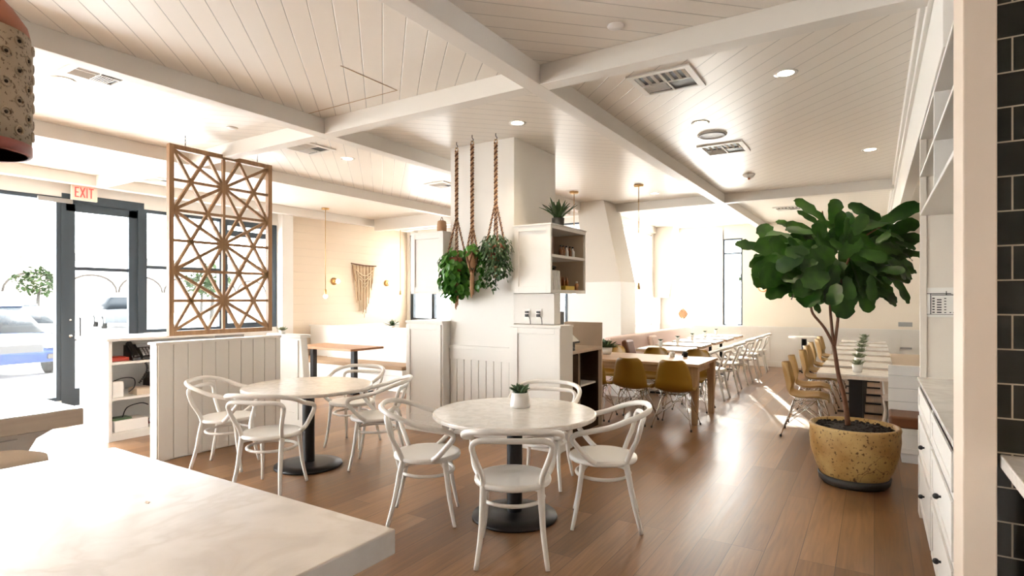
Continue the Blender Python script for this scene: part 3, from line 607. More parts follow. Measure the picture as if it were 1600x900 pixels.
MB().bar((-.045, .05, .172), (-.005, .05, .138), .13, .006).build('display', 'grey', o)
m = MB()
for i in range(4):
    for j in range(3): m.bar((.015+i*.024, .01+j*.035, .126-i*.02), (.03+i*.024, .01+j*.035, .113-i*.02), .022, .012)
m.build('keypad', 'grey', o)
pts = [(.13+.012*math.cos(i*1.2), -.03+.012*math.sin(i*1.2)+.06*math.sin(i*.045), .03-.0036*i) for i in range(80)]
MB().tube(pts, .005, 5).build('cord', 'blackp', o)
put(MB().box(-.09, .09, -.09, .09, 0, .04).box(-.05, .07, -.05, .06, .04, .05), 'menu_stack', 'red', (sx-.04, 3.06, .858), 'red item lying left of the desk phone on the host stand', 'stationery', bevel=.005)
o = thing('black_bag', 'black bag on the middle shelf of the host stand', 'bag', (sx-.08, 3.63, .468))
MB().box(-.14, .16, -.24, .26, 0, .22).build('body', 'blackp', o, bevel=.06); MB().tube([(.16, -.1, .15), (.2, -.05, .27), (.2, .05, .27), (.16, .1, .15)], .01, 6, n=4).build('strap', 'blackp', o)
put(MB().box(-.1, .1, -.09, .09, 0, .07).box(-.09, .08, -.08, .085, .07, .078), 'paper_stack', 'tanlinen', (sx+.03, 3.28, .468), 'stack of tan papers on the middle shelf beside the bag', 'papers', bevel=.002)
put(MB().box(-.12, .1, -.06, .05, 0, .17).box(-.11, .09, -.05, .04, .17, .175), 'white_carton', 'ceramic', (sx, 3.02, .468), 'white carton at the left end of the middle shelf', 'box', bevel=.003)
put(MB().tube([(0, 0, .16), (.02, .1, .19), (.03, .2, .17), (.02, .21, .08), (.0, .16, .02)], .006, 6, n=6), 'black_cable', 'blackp', (sx+.03, 2.99, .48), 'black cable looping over the middle shelf carton', 'cable')
o = thing('router', 'white router box on the bottom shelf of the host stand', 'router', (sx+.02, 3.14, .09))
MB().box(-.13, .11, -.17, .17, 0, .12).build('body', 'ceramic', o, bevel=.006); MB().box(-.1, .06, -.17, .02, .12, .14).build('green_board', 'succ', o)
MB().tube([(0, -.05, .13), (0, 0, .24), (0, .14, .27), (0, .22, .24)], .006, 6, n=5).build('cord', 'blackp', o)
put(MB().sphere((0, 0, 0), .06, 14, .9), 'round_lamp', 'ceramic', (sx+.05, 3.42, .153), 'round white speaker ball on the bottom shelf', 'speaker')
put(MB().box(-.12, .1, -.14, .22, 0, .11).box(-.1, .08, -.12, .2, .11, .118), 'dark_box', 'blackp', (sx-.05, 3.66, .09), 'dark flat box at the right of the bottom shelf', 'box', bevel=.006)
put(MB().box(-.1, .1, -.12, .12, 0, .03), 'red_folder', 'terracotta_red', (sx-.16, 3.4, .09), 'dark red folder behind the round white ball', 'folder', bevel=.003)
for i, yy in enumerate((3.62, 3.72, 3.84)):
    put(MB().box(-.03, .03, -.03, .03, 0, .035).cyl((0, 0, .035), (0, 0, .05), .012, 10), 'pager', 'blackp', (-6.99, yy, 1.12), 'small black pager on the host stand top under the lattice', 'pager', 'pagers on the host stand')

# left marble counters
o = thing('bar_counter', 'thick pale counter with worn stone edge at far left', 'counter', (-3.81, 1.46, 0))
MB().box(-.85, 0, -3.5, 0, .835, .925).build('worktop', 'mwood', o, bevel=.004)
MB().box(-.845, -.004, -3.5, -.004, .925, .93).build('stone_surface', 'table_marble', o)
MB().box(-.70, -.16, -3.5, -.25, 0, .835).prism([(-.25, .4), (-.25, .835), (-.02, .835), (-.02, .79), (-.12, .74), (-.2, .6)], 0, -.6, -.3).build('base', 'shiplap', o)
o = thing('marble_island', 'large honed marble island filling the lower left foreground', 'counter', (-1.11, 1.16, 0))
MB().box(-1.62, 0, -3.2, 0, .85, .92).build('worktop', 'marble', o, bevel=.005)
MB().box(-1.4, -.3, -3.2, -.35, 0, .85).build('base', 'white', o, bevel=.004)
MB().box(-.806, -.786, -.262, -.256, .92, .9205).box(-.796, -.78, -.268, -.262, .92, .9205).build('chip_mark', 'oakz', o)
o = thing('bar_stool', 'bar stool with tan woven seat behind the marble island', 'stool', (-3.60, 1.02, 0))
MB().lathe([(.001, .70), (.17, .70), (.195, .725), (.19, .76), (.12, .785), (.001, .79)], 0, 0, 28).build('seat', 'tanlinen', o)
for a in (.8, 2.37, 3.94, 5.5): MB().cyl((.13*math.cos(a), .13*math.sin(a), .71), (.21*math.cos(a), .21*math.sin(a), 0), .013, 8).build('leg', 'black', o)
MB().tube([(.185*math.cos(i*PI/10), .185*math.sin(i*PI/10), .25) for i in range(20)], .008, 6, closed=True).build('foot_ring', 'black', o)

# ------------------------------------------------------------------ big ceramic pendant upper left
def cpend(loc):
    o = thing('ceramic_pendant', 'speckled clay pendant lamp with dimples and reddish rim at upper left', 'pendant lamp', loc)
    z0 = 0
    MB().lathe([(.128, .02), (.131, .10), (.131, .30), (.127, .345), (.118, .34), (.12, .02)], 0, 0, 48).build('shade', 'stone', o)
    MB().lathe([(.127, -.0), (.131, .005), (.130, .03), (.127, .035), (.118, .03), (.12, 0)], 0, 0, 48).build('lower_rim', 'terracotta_red', o)
    MB().lathe([(.127, .345), (.12, .375), (.09, .42), (.055, .46), (.035, .50), (.03, .56), (.001, .57)], 0, 0, 40).build('neck', 'terracotta', o)
    m = MB(); h_ = MB()
    for r in range(7):
        for k in range(11):
            a = 2*PI*(k+(r % 2)*.5)/11; z = .06+r*.042; c = Vector((.1315*math.cos(a), .1315*math.sin(a), z)); nn = Vector((math.cos(a), math.sin(a), 0)); tt = Vector((-math.sin(a), math.cos(a), 0))
            m.tube([c+(tt*math.cos(b_)+Vector((0, 0, 1))*math.sin(b_))*.0125 for b_ in [i*PI/5 for i in range(10)]], .003, 5, closed=True)
            h_.cyl(c-nn*.004, c+nn*.0012, .005, 8)
    m.cur = 1; m.add(h_.v, h_.f, True); m.build('dimple_pattern', ['stone', 'soil'], o)
    MB().cyl((0, 0, .56), (0, 0, CEIL-loc[2]), .004, 8).build('cable', 'blackp', o)
    MB().sphere((0, 0, .2), .04).build('bulb', 'bulb', o)
    return o
cpend((-2.15, .555, 1.965))

# ------------------------------------------------------------------ round marble tables and bentwood chairs
def round_table(loc, label):
    o = thing('round_table', label, 'table', loc, group=None)
    MB().lathe([(.001, .715), (.565, .715), (.578, .722), (.58, .735), (.578, .745), (.565, .75), (.001, .75)], 0, 0, 72, smooth=False).build('tabletop', 'table_marble', o)
    MB().lathe([(.055, .03), (.055, .70), (.12, .70), (.12, .715)], 0, 0, 32, smooth=False).build('column', 'black', o)
    MB().lathe([(.001, 0), (.30, 0), (.305, .008), (.30, .022), (.2, .035), (.07, .045), (.001, .045)], 0, 0, 56).build('base', 'black', o)
    return o
T1 = (-2.17, 3.47, 0); T2 = (-4.45, 3.50, 0)
round_table(T1, 'round marble table holding the potted succulent, nearest the camera')
round_table(T2, 'round marble table with bare top beside the low partition')
def bent_chair():
    o = thing('bentwood_armchair', 'x', 'chair')
    MB().lathe([(.001, .452), (.19, .450), (.20, .446), (.232, .44), (.236, .452), (.234, .466), (.222, .474), (.2, .468), (.001, .462)], 0, 0, 40).build('seat', 'bent', o)
    def xy(s, p): return [(s*a, b, c) for a, b, c in p]
    for s in (-1, 1):
        MB().tube(xy(s, [(.17, -.15, .452), (.172, -.17, .36), (.18, -.2, .2), (.205, -.25, .005)]), [.021, .020, .017, .0135], 10, n=4).build('leg', 'bent', o)
        MB().tube(xy(s, [(.165, .135, .448), (.17, .15, .33), (.178, .17, .18), (.2, .205, .005)]), [.021, .018, .0155, .0125], 10, n=4).build('leg', 'bent', o)
    L = [(-.17, -.15, .45), (-.176, -.175, .52), (-.205, -.215, .61), (-.228, -.235, .685), (-.222, -.245, .722), (-.18, -.258, .743), (-.08, -.272, .746)]
    MB().tube(L+[(0, -.275, .746)]+[(-a, b, c) for a, b, c in reversed(L)],   .017, 10, n=5).build('back_hoop', 'bent', o)
    A = [(.215, .055, .462), (.243, .10, .50), (.262, .165, .575), (.268, .20, .625), (.272, .175, .66), (.283, .08, .686), (.292, -.04, .716), (.288, -.14, .755), (.25, -.23, .785), (.17, -.29, .802), (.08, -.312, .806)]
    MB().tube(A+[(0, -.316, .806)]+[(-a, b, c) for a, b, c in reversed(A)], .0185, 10, n=5).build('arm_hoop', 'bent', o)
    MB().tube([(.19*math.cos(i*PI/16), .185*math.sin(i*PI/16)+.0, .345) for i in range(32)], .012, 8, closed=True).build('stretcher_ring', 'bent', o)
    # little braces under the seat
    m = MB()
    for s in (-1, 1): m.tube(xy(s, [(.17, .148, .36), (.15, .10, .43), (.17, .0, .448)]), .008, 6, n=4)
    m.build('seat_brace', 'bent', o)
    return o
c0 = bent_chair(); used = [False]
def chair(x, y, tx, ty, label, group=None, rz=None, sc=1):
    r = face(x, y, tx, ty) if rz is None else rz
    o = c0 if not used[0] else dup(c0)
    used[0] = True
    o.location = (x, y, 0); o.rotation_euler = (0, 0, r); o['label'] = label
    if 'group' in o.keys(): del o['group']
    if group: o['group'] = group
    return o
chair(-1.87, 2.97, *T1[:2], 'white bentwood armchair with its back to the camera at the succulent table')
chair(-2.68, 3.12, *T1[:2], 'white bentwood armchair on the left side of the succulent table')
chair(-1.60, 3.72, *T1[:2], 'white bentwood armchair on the right side of the succulent table')
chair(-2.37, 4.24, *T1[:2], 'white bentwood armchair mostly hidden behind the succulent table')
chair(-4.17, 2.92, *T2[:2], 'white bentwood armchair in front of the bare round table')
chair(-5.05, 3.08, *T2[:2], 'white bentwood armchair between the bare round table and low partition')
chair(-3.93, 3.85, *T2[:2], 'white bentwood armchair at the right of the bare round table')
chair(-4.70, 4.25, *T2[:2], 'white bentwood armchair behind the bare round table near the booth')
spiky('potted_succulent', 'green succulent in white tapered pot on the nearest round table', 'plant', (-2.215, 3.62, .75), 'ceramic', .07, .105, 34, .085, .036, 'succ', .62, seed=7,
      potprof=[(.001, 0), (.072, 0), (.076, .02), (.07, .07), (.062, .11), (.055, .11), (.055, .09)], shape=0)

# ------------------------------------------------------------------ booth in the left room
o = thing('booth_end_panel', 'white panelled booth end beyond the low partition', 'partition', (-6.4, 4.45, 0))
MB().prism([(0, 0), (.72, 0), (.60, 1.08), (0, 1.08)], 1, 0, .09).build('body', 'white', o, bevel=.003)
MB().box(.04, .1, -.012, 0, .1, 1.05).box(.5, .56, -.012, 0, .1, 1.05).box(.1, .5, -.012, 0, .1, .18).box(.1, .5, -.012, 0, .98, 1.05).build('front_panel', 'white', o)
MB().box(-.02, .63, -.03, .12, 1.08, 1.12).build('top', 'white', o, bevel=.004)
o = thing('booth_bench', 'white shiplap booth bench with tan cushion by the cream wall', 'bench', (-9.6, 7.05, 0))
MB().box(0, 3.0, 0, .55, 0, .36).box(0, .55, .55, 3.0, 0, .36).build('base', 'shiplap', o)
MB().box(0, 3.0, -.01, .5, .36, .42).box(0, .5, .5, 3.0, .36, .42).build('cushion', 'boothcush', o, bevel=.012)
MB().box(0, 3.0, .55, .63, .36, 1.0).box(-.02, 3.03, .53, .65, 1.0, 1.03).box(0.0, .1, .63, 3.0, .42, 1.0).build('backrest', 'white', o, bevel=.004)
o = thing('booth_table', 'wooden booth table on black pedestal beside the cream wall', 'table', (-7.7, 6.65, 0))
MB().box(-.75, .72, -.36, .36, .715, .75).build('tabletop', 'walnut', o, bevel=.003); MB().box(.36, .44, -.04, .04, .02, .715).build('post', 'black', o); MB().box(-.66, -.58, -.04, .04, .02, .715).build('post', 'black', o)
MB().box(.18, .62, -.22, .22, 0, .02).build('foot_plate', 'black', o, bevel=.004); MB().box(-.74, -.42, -.22, .22, 0, .02).build('foot_plate', 'black', o, bevel=.004)
spiky('potted_succulent', 'pale succulent in small pot on the booth end panel', 'plant', (-6.2, 4.49, 1.12), 'ceramic', .035, .04, 22, .06, .022, 'pale', .9, seed=9, shape=0)
spiky('agave_plant', 'dark agave on the booth backrest ledge below the wall hanging', 'plant', (-7.38, 7.63, 1.03), 'ceramic', .05, .035, 16, .15, .035, 'agave', 1.15, seed=12)
# sconces
for y, z, lab in ((8.27, 1.92, 'left of'), (9.82, 1.92, 'right of')):
    o = thing('wall_sconce', 'round brass wall sconce with glowing bulb %s the wall hanging' % lab, 'wall lamp', (XL, y, z))
    MB().tube([(0, 0, 0), (.03, 0, 0)], .075, 24).build('plate', 'brass', o); MB().cyl((.03, 0, 0), (.09, 0, 0), .02, 12).build('socket', 'brass', o); MB().sphere((.13, 0, 0), .045).build('bulb', 'bulb', o)
# macrame hanging
o = thing('wall_hanging', 'cream macrame wall hanging on the cream wall', 'wall hanging', (XL+.03, 8.72, 2.3))
MB().tube([(0, 0, .03), (.02, .35, 0), (0, .75, .0)], .012, 8, n=5).build('branch', 'trunk', o)
m = MB(); m2 = MB()
for i in range(34):
    y = .05+i*.0195; t_ = abs(i-16.5)/17; L = 1.08-.75*t_**1.3+.1*math.sin(i*2.3)
    if i in (3, 5, 6): L += .25
    (m if i % 5 else m2).tube([(0, y, 0), (.012*math.sin(i), y+.015*math.sin(i*1.3)+.03*(16.5-i)/17, -L*.5), (.01, y+.07*(16.5-i)/17, -L)], .0085, 5, n=3)
for r in range(4): m.tube([(.02, .1+r*.05, -.1-r*.09), (.02, .38, -.24-r*.09), (.02, .64-r*.05, -.1-r*.09)], .009, 5, n=4)
m.build('strands', 'macrame', o); m2.build('darker_strands', 'rope2', o)
# slim brass pendants
def pendant(x, y, zb, label):
    o = thing('bulb_pendant', label, 'pendant lamp', (x, y, CEIL), group=None)
    zb -= CEIL
    MB().lathe([(.001, -.03), (.07, -.028), (.075, 0), (.001, 0)], 0, 0, 24).build('canopy', 'brass', o)
    MB().cyl((0, 0, -.02), (0, 0, zb+.12), .006, 8).build('rod', 'brass', o)
    MB().lathe([(.001, zb+.14), (.018, zb+.13), (.026, zb+.04), (.026, zb+.03), (.001, zb+.03)], 0, 0, 16).build('socket', 'brass', o)
    MB().sphere((0, 0, zb), .042).build('bulb', 'bulb', o)
pendant(-8.95, 7.43, 1.6, 'brass rod pendant left of the wall hanging'); pendant(-8.95, 9.5, 1.6, 'brass rod pendant right of the wall hanging')
pendant(-4.15, 8.47, 1.66, 'brass rod pendant partly behind the wall hutch agave'); pendant(-3.06, 8.49, 1.66, 'brass rod pendant over the oak table')
# ------------------------------------------------------------------ hanging lattice screen
o = thing('lattice_screen', 'wooden starburst lattice screen hung by chains from the ceiling', 'screen', (-6.25, 3.15, 1.16))
W_, H_ = 1.21, 2.02
MB().box(-.03, .03, 0, .05, 0, H_).box(-.03, .03, W_-.05, W_, 0, H_).box(-.03, .03, .05, W_-.05, 0, .05).box(-.03, .03, .05, W_-.05, H_-.05, H_).build('frame', 'lattice', o, bevel=.003)
m = MB(); iy0, iy1, iz0, iz1 = .05, W_-.05, .05, H_-.05; cw = iy1-iy0; ch = (iz1-iz0)/3
k_ = 0
for c_ in range(3):
    def Q(a, b_): return (0, iy0+a*cw, iz0+(c_+b_)*ch)
    ls = [((.5, 0), (.5, 1)), ((0, .5), (1, .5)), ((0, 0), (1, 1)), ((0, 1), (1, 0)), ((.5, .5), (1/3, 1)), ((.5, .5), (2/3, 1)), ((.5, .5), (1/3, 0)), ((.5, .5), (2/3, 0)),
          ((0, 0), (1/3, 1)), ((1, 0), (2/3, 1)), ((0, 1), (1/3, 0)), ((1, 1), (2/3, 0))]
    if c_: ls.append(((0, 0), (1, 0)))
    for a, b_ in ls:
        k_ += 1; m.bar(Q(*a), Q(*b_), .018, .022+.0007*(k_ % 9), up=(1, 0, 0)) if False else m.bar(Q(*a), Q(*b_), .03, .03+.0009*(k_ % 9), up=(1, 0, 0))
m.build('lattice', 'lattice', o)
for yy in (.18, W_-.18):
    m = MB(); z = H_; i = 0
    while z < CEIL-1.16:
        q = [(.006*math.cos(a)*(i % 2), .006*math.cos(a)*(1-i % 2), .012*math.sin(a)) for a in [j*PI/3 for j in range(6)]]
        m.tube([(p[0], yy+p[1], z+.01+p[2]) for p in q], .0022, 4, closed=True); z += .02; i += 1
    m.build('chain', 'black', o)

# exit sign
o = thing('exit_sign', 'red lettered EXIT sign over the entrance door', 'sign', (XL+.16, 3.5, 2.95))
MB().box(-.02, .02, 0, .32, 0, .22).build('face', 'sky_sign', o, bevel=.004); MB().cyl((0, .16, .22), (0, .16, .3), .01).build('stem', 'ceramic', o)
m = MB(); x0 = .022; X = lambda a, b_, c_, d: m.box(x0, x0+.004, a, b_, c_, d)
t_ = .014; hb, ht = .04, .18
X(.04, .04+t_, hb, ht); X(.04, .09, hb, hb+t_); X(.04, .09, ht-t_, ht); X(.04, .083, .103, .103+t_)
m.bar((x0+.002, .108, hb), (x0+.002, .158, ht), .004, t_, up=(1, 0, 0)); m.bar((x0+.002, .158, hb), (x0+.002, .108, ht), .004, t_, up=(1, 0, 0))
m2 = MB()
m = MB(); X = lambda a, b_, c_, d: m.box(x0, x0+.004, a, b_, c_, d)
X(.04, .04+t_, hb, ht); X(.04+t_, .09, hb, hb+t_); X(.04+t_, .09, ht-t_, ht); X(.04+t_, .083, .103, .103+t_)
for (a, b_) in ((.106, .160), (.160, .106)): m.add([(x0+dx, y_+e, z_) for dx in (0, .004) for (y_, z_) in ((a, hb), (b_, ht)) for e in (-.008, .008)], [(0, 1, 3, 2), (4, 5, 7, 6), (0, 1, 5, 4), (2, 3, 7, 6), (0, 2, 6, 4), (1, 3, 7, 5)])
X(.18, .18+t_, hb, ht); X(.232, .232+t_, hb, ht-t_); X(.208, .27, ht-t_, ht)
m.build('letters', 'exit_red', o)

# ------------------------------------------------------------------ ceiling fittings
def downlight(x, y, lab):
    warm = x > 0 or y < 1
    o = thing('ceiling_downlight', lab, 'downlight', (x, y, CEIL))
    MB().lathe([(.06, -.002), (.085, -.006), (.088, 0), (.06, 0)], 0, 0, 28).build('trim_ring', 'ceramic', o); MB().lathe([(.001, -.003), (.06, -.003), (.06, 0), (.001, 0)], 0, 0, 24).build('lens', 'down', o)
    l = D.lights.new('downlight_lamp', 'SPOT'); l.energy = 18 if warm else 22; l.color = (1, .62, .33) if warm else (1, .82, .6); l.spot_size = 1.9; l.spot_blend = 1; l.shadow_soft_size = .06
    lo = D.objects.new('lamp', l); C.objects.link(lo); lo.parent = o; lo.location = (0, 0, -.02)
for x, y, lab in ((-3.0, 4.85, 'lit recessed downlight in front of the hanging planters'), (-.58, 4.89, 'lit recessed downlight nearest the hutch, above the fig pot'), (-.04, 7.92, 'lit recessed downlight close to the right frieze'),
                  (-3.08, 9.3, 'lit recessed downlight beyond the oak table pendants'), (-1.46, 5.82, 'lit recessed downlight beside the round ceiling speaker'), (-5.48, 1.96, 'lit recessed downlight near the clay pendant'),
                  (-5.55, 4.95, 'lit recessed downlight beside the left room vent'), (-7.5, 6.3, 'lit recessed downlight over the booth table'), (1.3, 1.3, 'kitchen downlight by the tiled wall'), (-1.2, .3, 'downlight over the island')): downlight(x, y, lab)
def vent(x, y, w_, lab):
    o = thing('ceiling_vent', lab, 'vent', (x, y, CEIL))
    a = w_/2
    MB().box(-a, a, -a, -a+.05, -.014, 0).box(-a, a, a-.05, a, -.014, 0).box(-a, -a+.05, -a+.05, a-.05, -.014, 0).box(a-.05, a, -a+.05, a-.05, -.014, 0).build('frame', 'white', o, bevel=.002)
    MB().box(-a+.05, a-.05, -a+.05, a-.05, -.003, -.001).build('backing', 'blackp', o)
    m = MB(); n_ = 7
    for i in range(n_):
        t = -a+.07+i*(w_-.14)/(n_-1)
        if i < n_: m.bar((t, -a+.05, -.01), (t, -.005, -.01), .004, .022, up=(.7, 0, .7)); m.bar((-a+.05 if t < 9 else 0, t*.0+0.02+i*.5*(a-.06)/n_*1.6, -.01), (-.01, 0.02+i*.5*(a-.06)/n_*1.6, -.01), .004, .018, up=(0, .7, .7))
    m.box(0.0, .012, -a+.05, a-.05, -.014, -.004); m.box(-a+.05, a-.05, -.006, .006, -.014, -.004)
    m.build('slats', 'white', o)
vent(-1.41, 4.55, .5, 'white square ceiling vent nearest the camera'); vent(-1.48, 6.95, .5, 'white square ceiling vent beside the round speaker')
vent(-5.55, 4.35, .45, 'white square ceiling vent in the left bay'); vent(-5.1, 2.05, .4, 'ceiling vent beside the clay pendant'); vent(-1.4, 12.2, .5, 'ceiling vent far off above the fig tree'); vent(-5.6, 6.85, .4, 'ceiling vent left of the pillar'); vent(-8.9, 4.35, .4, 'ceiling vent near the exit sign')
o = thing('ceiling_speaker', 'round white ceiling speaker between downlight and vent', 'speaker', (-1.46, 6.3, CEIL))
MB().lathe([(.13, 0), (.14, -.015), (.13, -.02), (.11, -.012), (.001, -.02)], 0, 0, 32).build('grille', 'grey', o); MB().lathe([(.15, 0), (.15, -.008), (.135, -.01), (.135, 0)], 0, 0, 32).build('rim', 'ceramic', o)
o = thing('smoke_detector', 'white smoke detector beyond the second vent', 'detector', (-1.49, 8.6, CEIL)); MB().lathe([(.001, -.05), (.05, -.05), (.07, -.03), (.085, 0), (.001, 0)], 0, 0, 24).build('body', 'ceramic', o); MB().sphere((0, 0, -.055), .02).build('sensor', 'copper', o)
tag(MB().lathe([(.001, -.012), (.05, -.01), (.055, 0), (.001, 0)], 0, 0, 24).build('sprinkler_cover', 'ceramic', loc=(-1.4, 3.46, CEIL)), 'round white sprinkler cover on the near right ceiling bay', 'sprinkler cover')
tag(MB().lathe([(.001, -.012), (.05, -.01), (.055, 0), (.001, 0)], 0, 0, 24).build('sprinkler_cover', 'ceramic', loc=(-5.55, 3.43, CEIL)), 'round white sprinkler cover left of the crossing beams', 'sprinkler cover')
tag(MB().box(-.62, .62, -.004, .004, -.002, 0).box(-.62, -.612, -.6, .0, -.002, 0).box(.612, .62, -.6, .0, -.002, 0).build('access_panel', 'oakz', loc=(-4.0, 3.55, CEIL-.001), rot=(0, 0, PI/4*0)), 'thin outlined access hatch in the near ceiling bay', 'hatch')

# ------------------------------------------------------------------ hanging planters
def twist(m1, m2, a, b_, r=.012, turns=10, tr=.008):
    a = Vector(a); b_ = Vector(b_); d = (b_-a); n_ = d.normalized().orthogonal().normalized(); bn = d.normalized().cross(n_); K = turns*7
    for s_, mm in ((0, m1), (PI, m2)):
        mm.tube([a+d*(i/K)+(n_*math.cos(i/7*2*PI+s_)+bn*math.sin(i/7*2*PI+s_))*r for i in range(K+1)], tr, 5)
def planter(x, y, zk, zp, pr, lab, kind, tass):
    o = thing('hanging_planter', lab, 'hanging plant', (x, y, CEIL)); k = zk-CEIL; p = zp-CEIL
    MB().tube([(0, 0, 0), (0, 0, -.03), (.015, 0, -.05), (0, 0, -.075), (-.012, 0, -.06)], .004, 6, n=4).build('hook', 'black', o)
    MB().tube([(.02*math.cos(i*PI/6), 0, -.085+.02*math.sin(i*PI/6)) for i in range(12)], .004, 6, closed=True).build('ring', 'brass', o)
    a, b_ = MB(), MB(); twist(a, b_, (0, 0, -.1), (0, 0, k), .013, int((-.1-k)/.055), .010)
    for i in range(4):
        an = PI/4+i*PI/2; twist(a, b_, (.01*math.cos(an), .01*math.sin(an), k), (pr*math.cos(an), pr*math.sin(an), p), .008, max(3, int((k-p)/.05)), .006)
        if kind == 'wrap':
            for s in (-1, 1): a.tube([(pr*math.cos(an), pr*math.sin(an), p), (pr*1.02*math.cos(an+s*.39), pr*1.02*math.sin(an+s*.39), p-.07), (pr*.9*math.cos(an+s*.785), pr*.9*math.sin(an+s*.785), p-.14), (.02*math.cos(an), .02*math.sin(an), p-.22)], .007, 5, n=4)
        else: a.tube([(pr*math.cos(an), pr*math.sin(an), p), (pr*.9*math.cos(an), pr*.9*math.sin(an), p-.12), (.01, 0, p-.2)], .006, 5, n=4)
    b_.lathe([(.001, p-.19), (.02, p-.2), (.022, p-.23), (.018, p-.24), (.001, p-.24)], 0, 0, 10)
    for i in range(9): b_.tube([(.012*math.cos(i*.7), .012*math.sin(i*.7), p-.23), (.02*math.cos(i*.7), .02*math.sin(i*.7), p-.3), (.014*math.cos(i*.7), .014*math.sin(i*.7), p-.24-tass*(.8+.2*math.sin(i*3)))], .005, 4, n=3)
    a.build('brown_cord', 'rope1', o); b_.build('tan_cord', 'rope2', o)
    MB().lathe([(.001, p-.17), (pr*.7, p-.17), (pr*.93, p-.05), (pr*.95, p+.01), (pr*.85, p+.01)], 0, 0, 24).build('pot', 'rope2' if kind == 'wrap' else 'terracotta', o)
    return o, p
rnd = random.Random(5)
def trailing(o, p, blobs, L, W, mat, n, shape=2):
    m = MB()
    for (bx, by, bz, rx, rz_, cnt) in blobs:
        for i in range(cnt):
            u_, v_ = rnd.random()*2*PI, math.acos(rnd.uniform(-1, 1)); rr = rnd.uniform(.5, 1.12)
            q = Vector((math.cos(u_)*math.sin(v_)*rx*rr, math.sin(u_)*math.sin(v_)*rx*rr*.85, math.cos(v_)*rz_*rr))
            out = Vector((q.x, q.y, 0)).normalized() if q.length > 0 else Vector((1, 0, 0))
            dd = (out*.6+Vector((rnd.uniform(-.5, .5), rnd.uniform(-.5, .5), -.7))).normalized()
            m.leaf((bx+q.x, by+q.y, p+bz+q.z), dd, out+Vector((0, 0, .5)), L*rnd.uniform(.7, 1.2), W*rnd.uniform(.7, 1.2), .2, .2, shape, nu=4)
    m.build('foliage', mat, o)
o, p = planter(-3.94, 5.08, 2.42, 2.0, .11, 'leafy green hanging planter on the left of three by the pillar', 'net', .34)
trailing(o, p, [(0, 0, -.06, .19, .17, 260), (-.1, 0, -.24, .11, .16, 110), (.06, -.02, -.28, .11, .15, 90), (-.07, 0, -.38, .06, .08, 20)], .08, .066, 'ivy', 0)
o, p = planter(-3.63, 4.95, 2.30, 2.05, .06, 'narrow knotted hanging planter, middle of three by the pillar', 'wrap', .26)
trailing(o, p, [(0, .0, .03, .085, .06, 70), (.08, .05, -.12, .04, .14, 40), (.06, .05, -.33, .05, .07, 30)], .06, .045, 'ivy', 0)
o, p = planter(-3.38, 5.03, 2.54, 2.12, .10, 'dusky small-leaved hanging planter on the right of three by the pillar', 'net', .12)
trailing(o, p, [(0, 0, -.04, .17, .15, 600), (-.06, 0, -.28, .08, .2, 160), (.06, 0, -.22, .12, .15, 220), (-.14, 0, -.02, .06, .08, 50)], .048, .03, 'ivy2', 0, 0)

# ------------------------------------------------------------------ fiddle-leaf fig
fx, fy = -.145, 5.62
o = thing('fiddle_leaf_fig', 'tall fiddle-leaf fig in mottled mustard clay pot', 'potted tree', (fx, fy, 0))
MB().lathe([(.001, .03), (.22, .03), (.245, .06), (.29, .16), (.325, .28), (.335, .38), (.332, .45), (.338, .475), (.332, .495), (.312, .495), (.305, .45), (.001, .44)], 0, 0, 64).build('pot', 'clay', o)
MB().lathe([(.001, 0), (.235, 0), (.262, .03), (.27, .075), (.255, .078), (.245, .035), (.001, .03)], 0, 0, 48).build('saucer', 'saucer', o)
m = MB().lathe([(.306, .44), (.30, .462), (.2, .475), (.001, .48)], 0, 0, 32)
for i in range(160):
    a, r_ = rnd.random()*2*PI, .28*math.sqrt(rnd.random()); m.sphere((r_*math.cos(a), r_*math.sin(a), .472), rnd.uniform(.008, .018), 6)
m.build('soil', 'soil', o)
# trunk and branches (x,z in the plane facing the camera; depth added)
rt = Vector((math.cos(YAW), math.sin(YAW), 0)); fd = Vector((-math.sin(YAW), math.cos(YAW), 0))
DP = 4.86
def TP(u, v, dd=0):
    """point near the plant: picture offsets turned into metres around the trunk"""
    q = fd*(DP+dd)+rt*((u-800)/896*(DP+dd)); return Vector((q.x-fx, q.y-fy, 1.55+(467-v)/896*(DP+dd)))
tk = MB()
tk.tube([TP(1325, 664), TP(1320, 625), TP(1311, 590), TP(1306, 560), TP(1303, 540)], [.022, .019, .017, .016, .015], 10, n=4)
BR = [[(1303, 540, 0), (1288, 512, .02), (1270, 490, .03), (1264, 470, 0), (1240, 440, -.05), (1215, 405, -.1)], [(1303, 540, 0), (1299, 505, 0), (1297, 470, .05), (1300, 420, .1), (1290, 365, .15), (1285, 330, .2)],
      [(1304, 540, 0), (1309, 500, -.02), (1311, 465, -.05), (1320, 420, -.15), (1345, 375, -.2), (1385, 350, -.2)], [(1311, 465, -.05), (1330, 430, .1), (1370, 400, .2), (1410, 390, .25)], [(1300, 420, .1), (1270, 380, .2), (1250, 350, .25)]]
for b_ in BR: tk.tube([TP(*q) for q in b_], [.013, .011, .010, .008, .005], 8, n=4)
tk.build('trunk', 'trunk', o)
lf = MB()
def fig_leaf(u, v, dd, u2, v2, dd2, wr=.62, up=None):
    a = TP(u, v, dd); b_ = TP(u2, v2, dd2); d_ = b_-a; L = d_.length
    up = up or Vector((rnd.uniform(-.3, .3), rnd.uniform(-.5, .1), 1))
    lf.leaf(a, d_, up, L*1.02, L*wr*rnd.uniform(.9, 1.15), rnd.uniform(.02, .15), .12, 1, .022, nu=10)
tocam = -fd
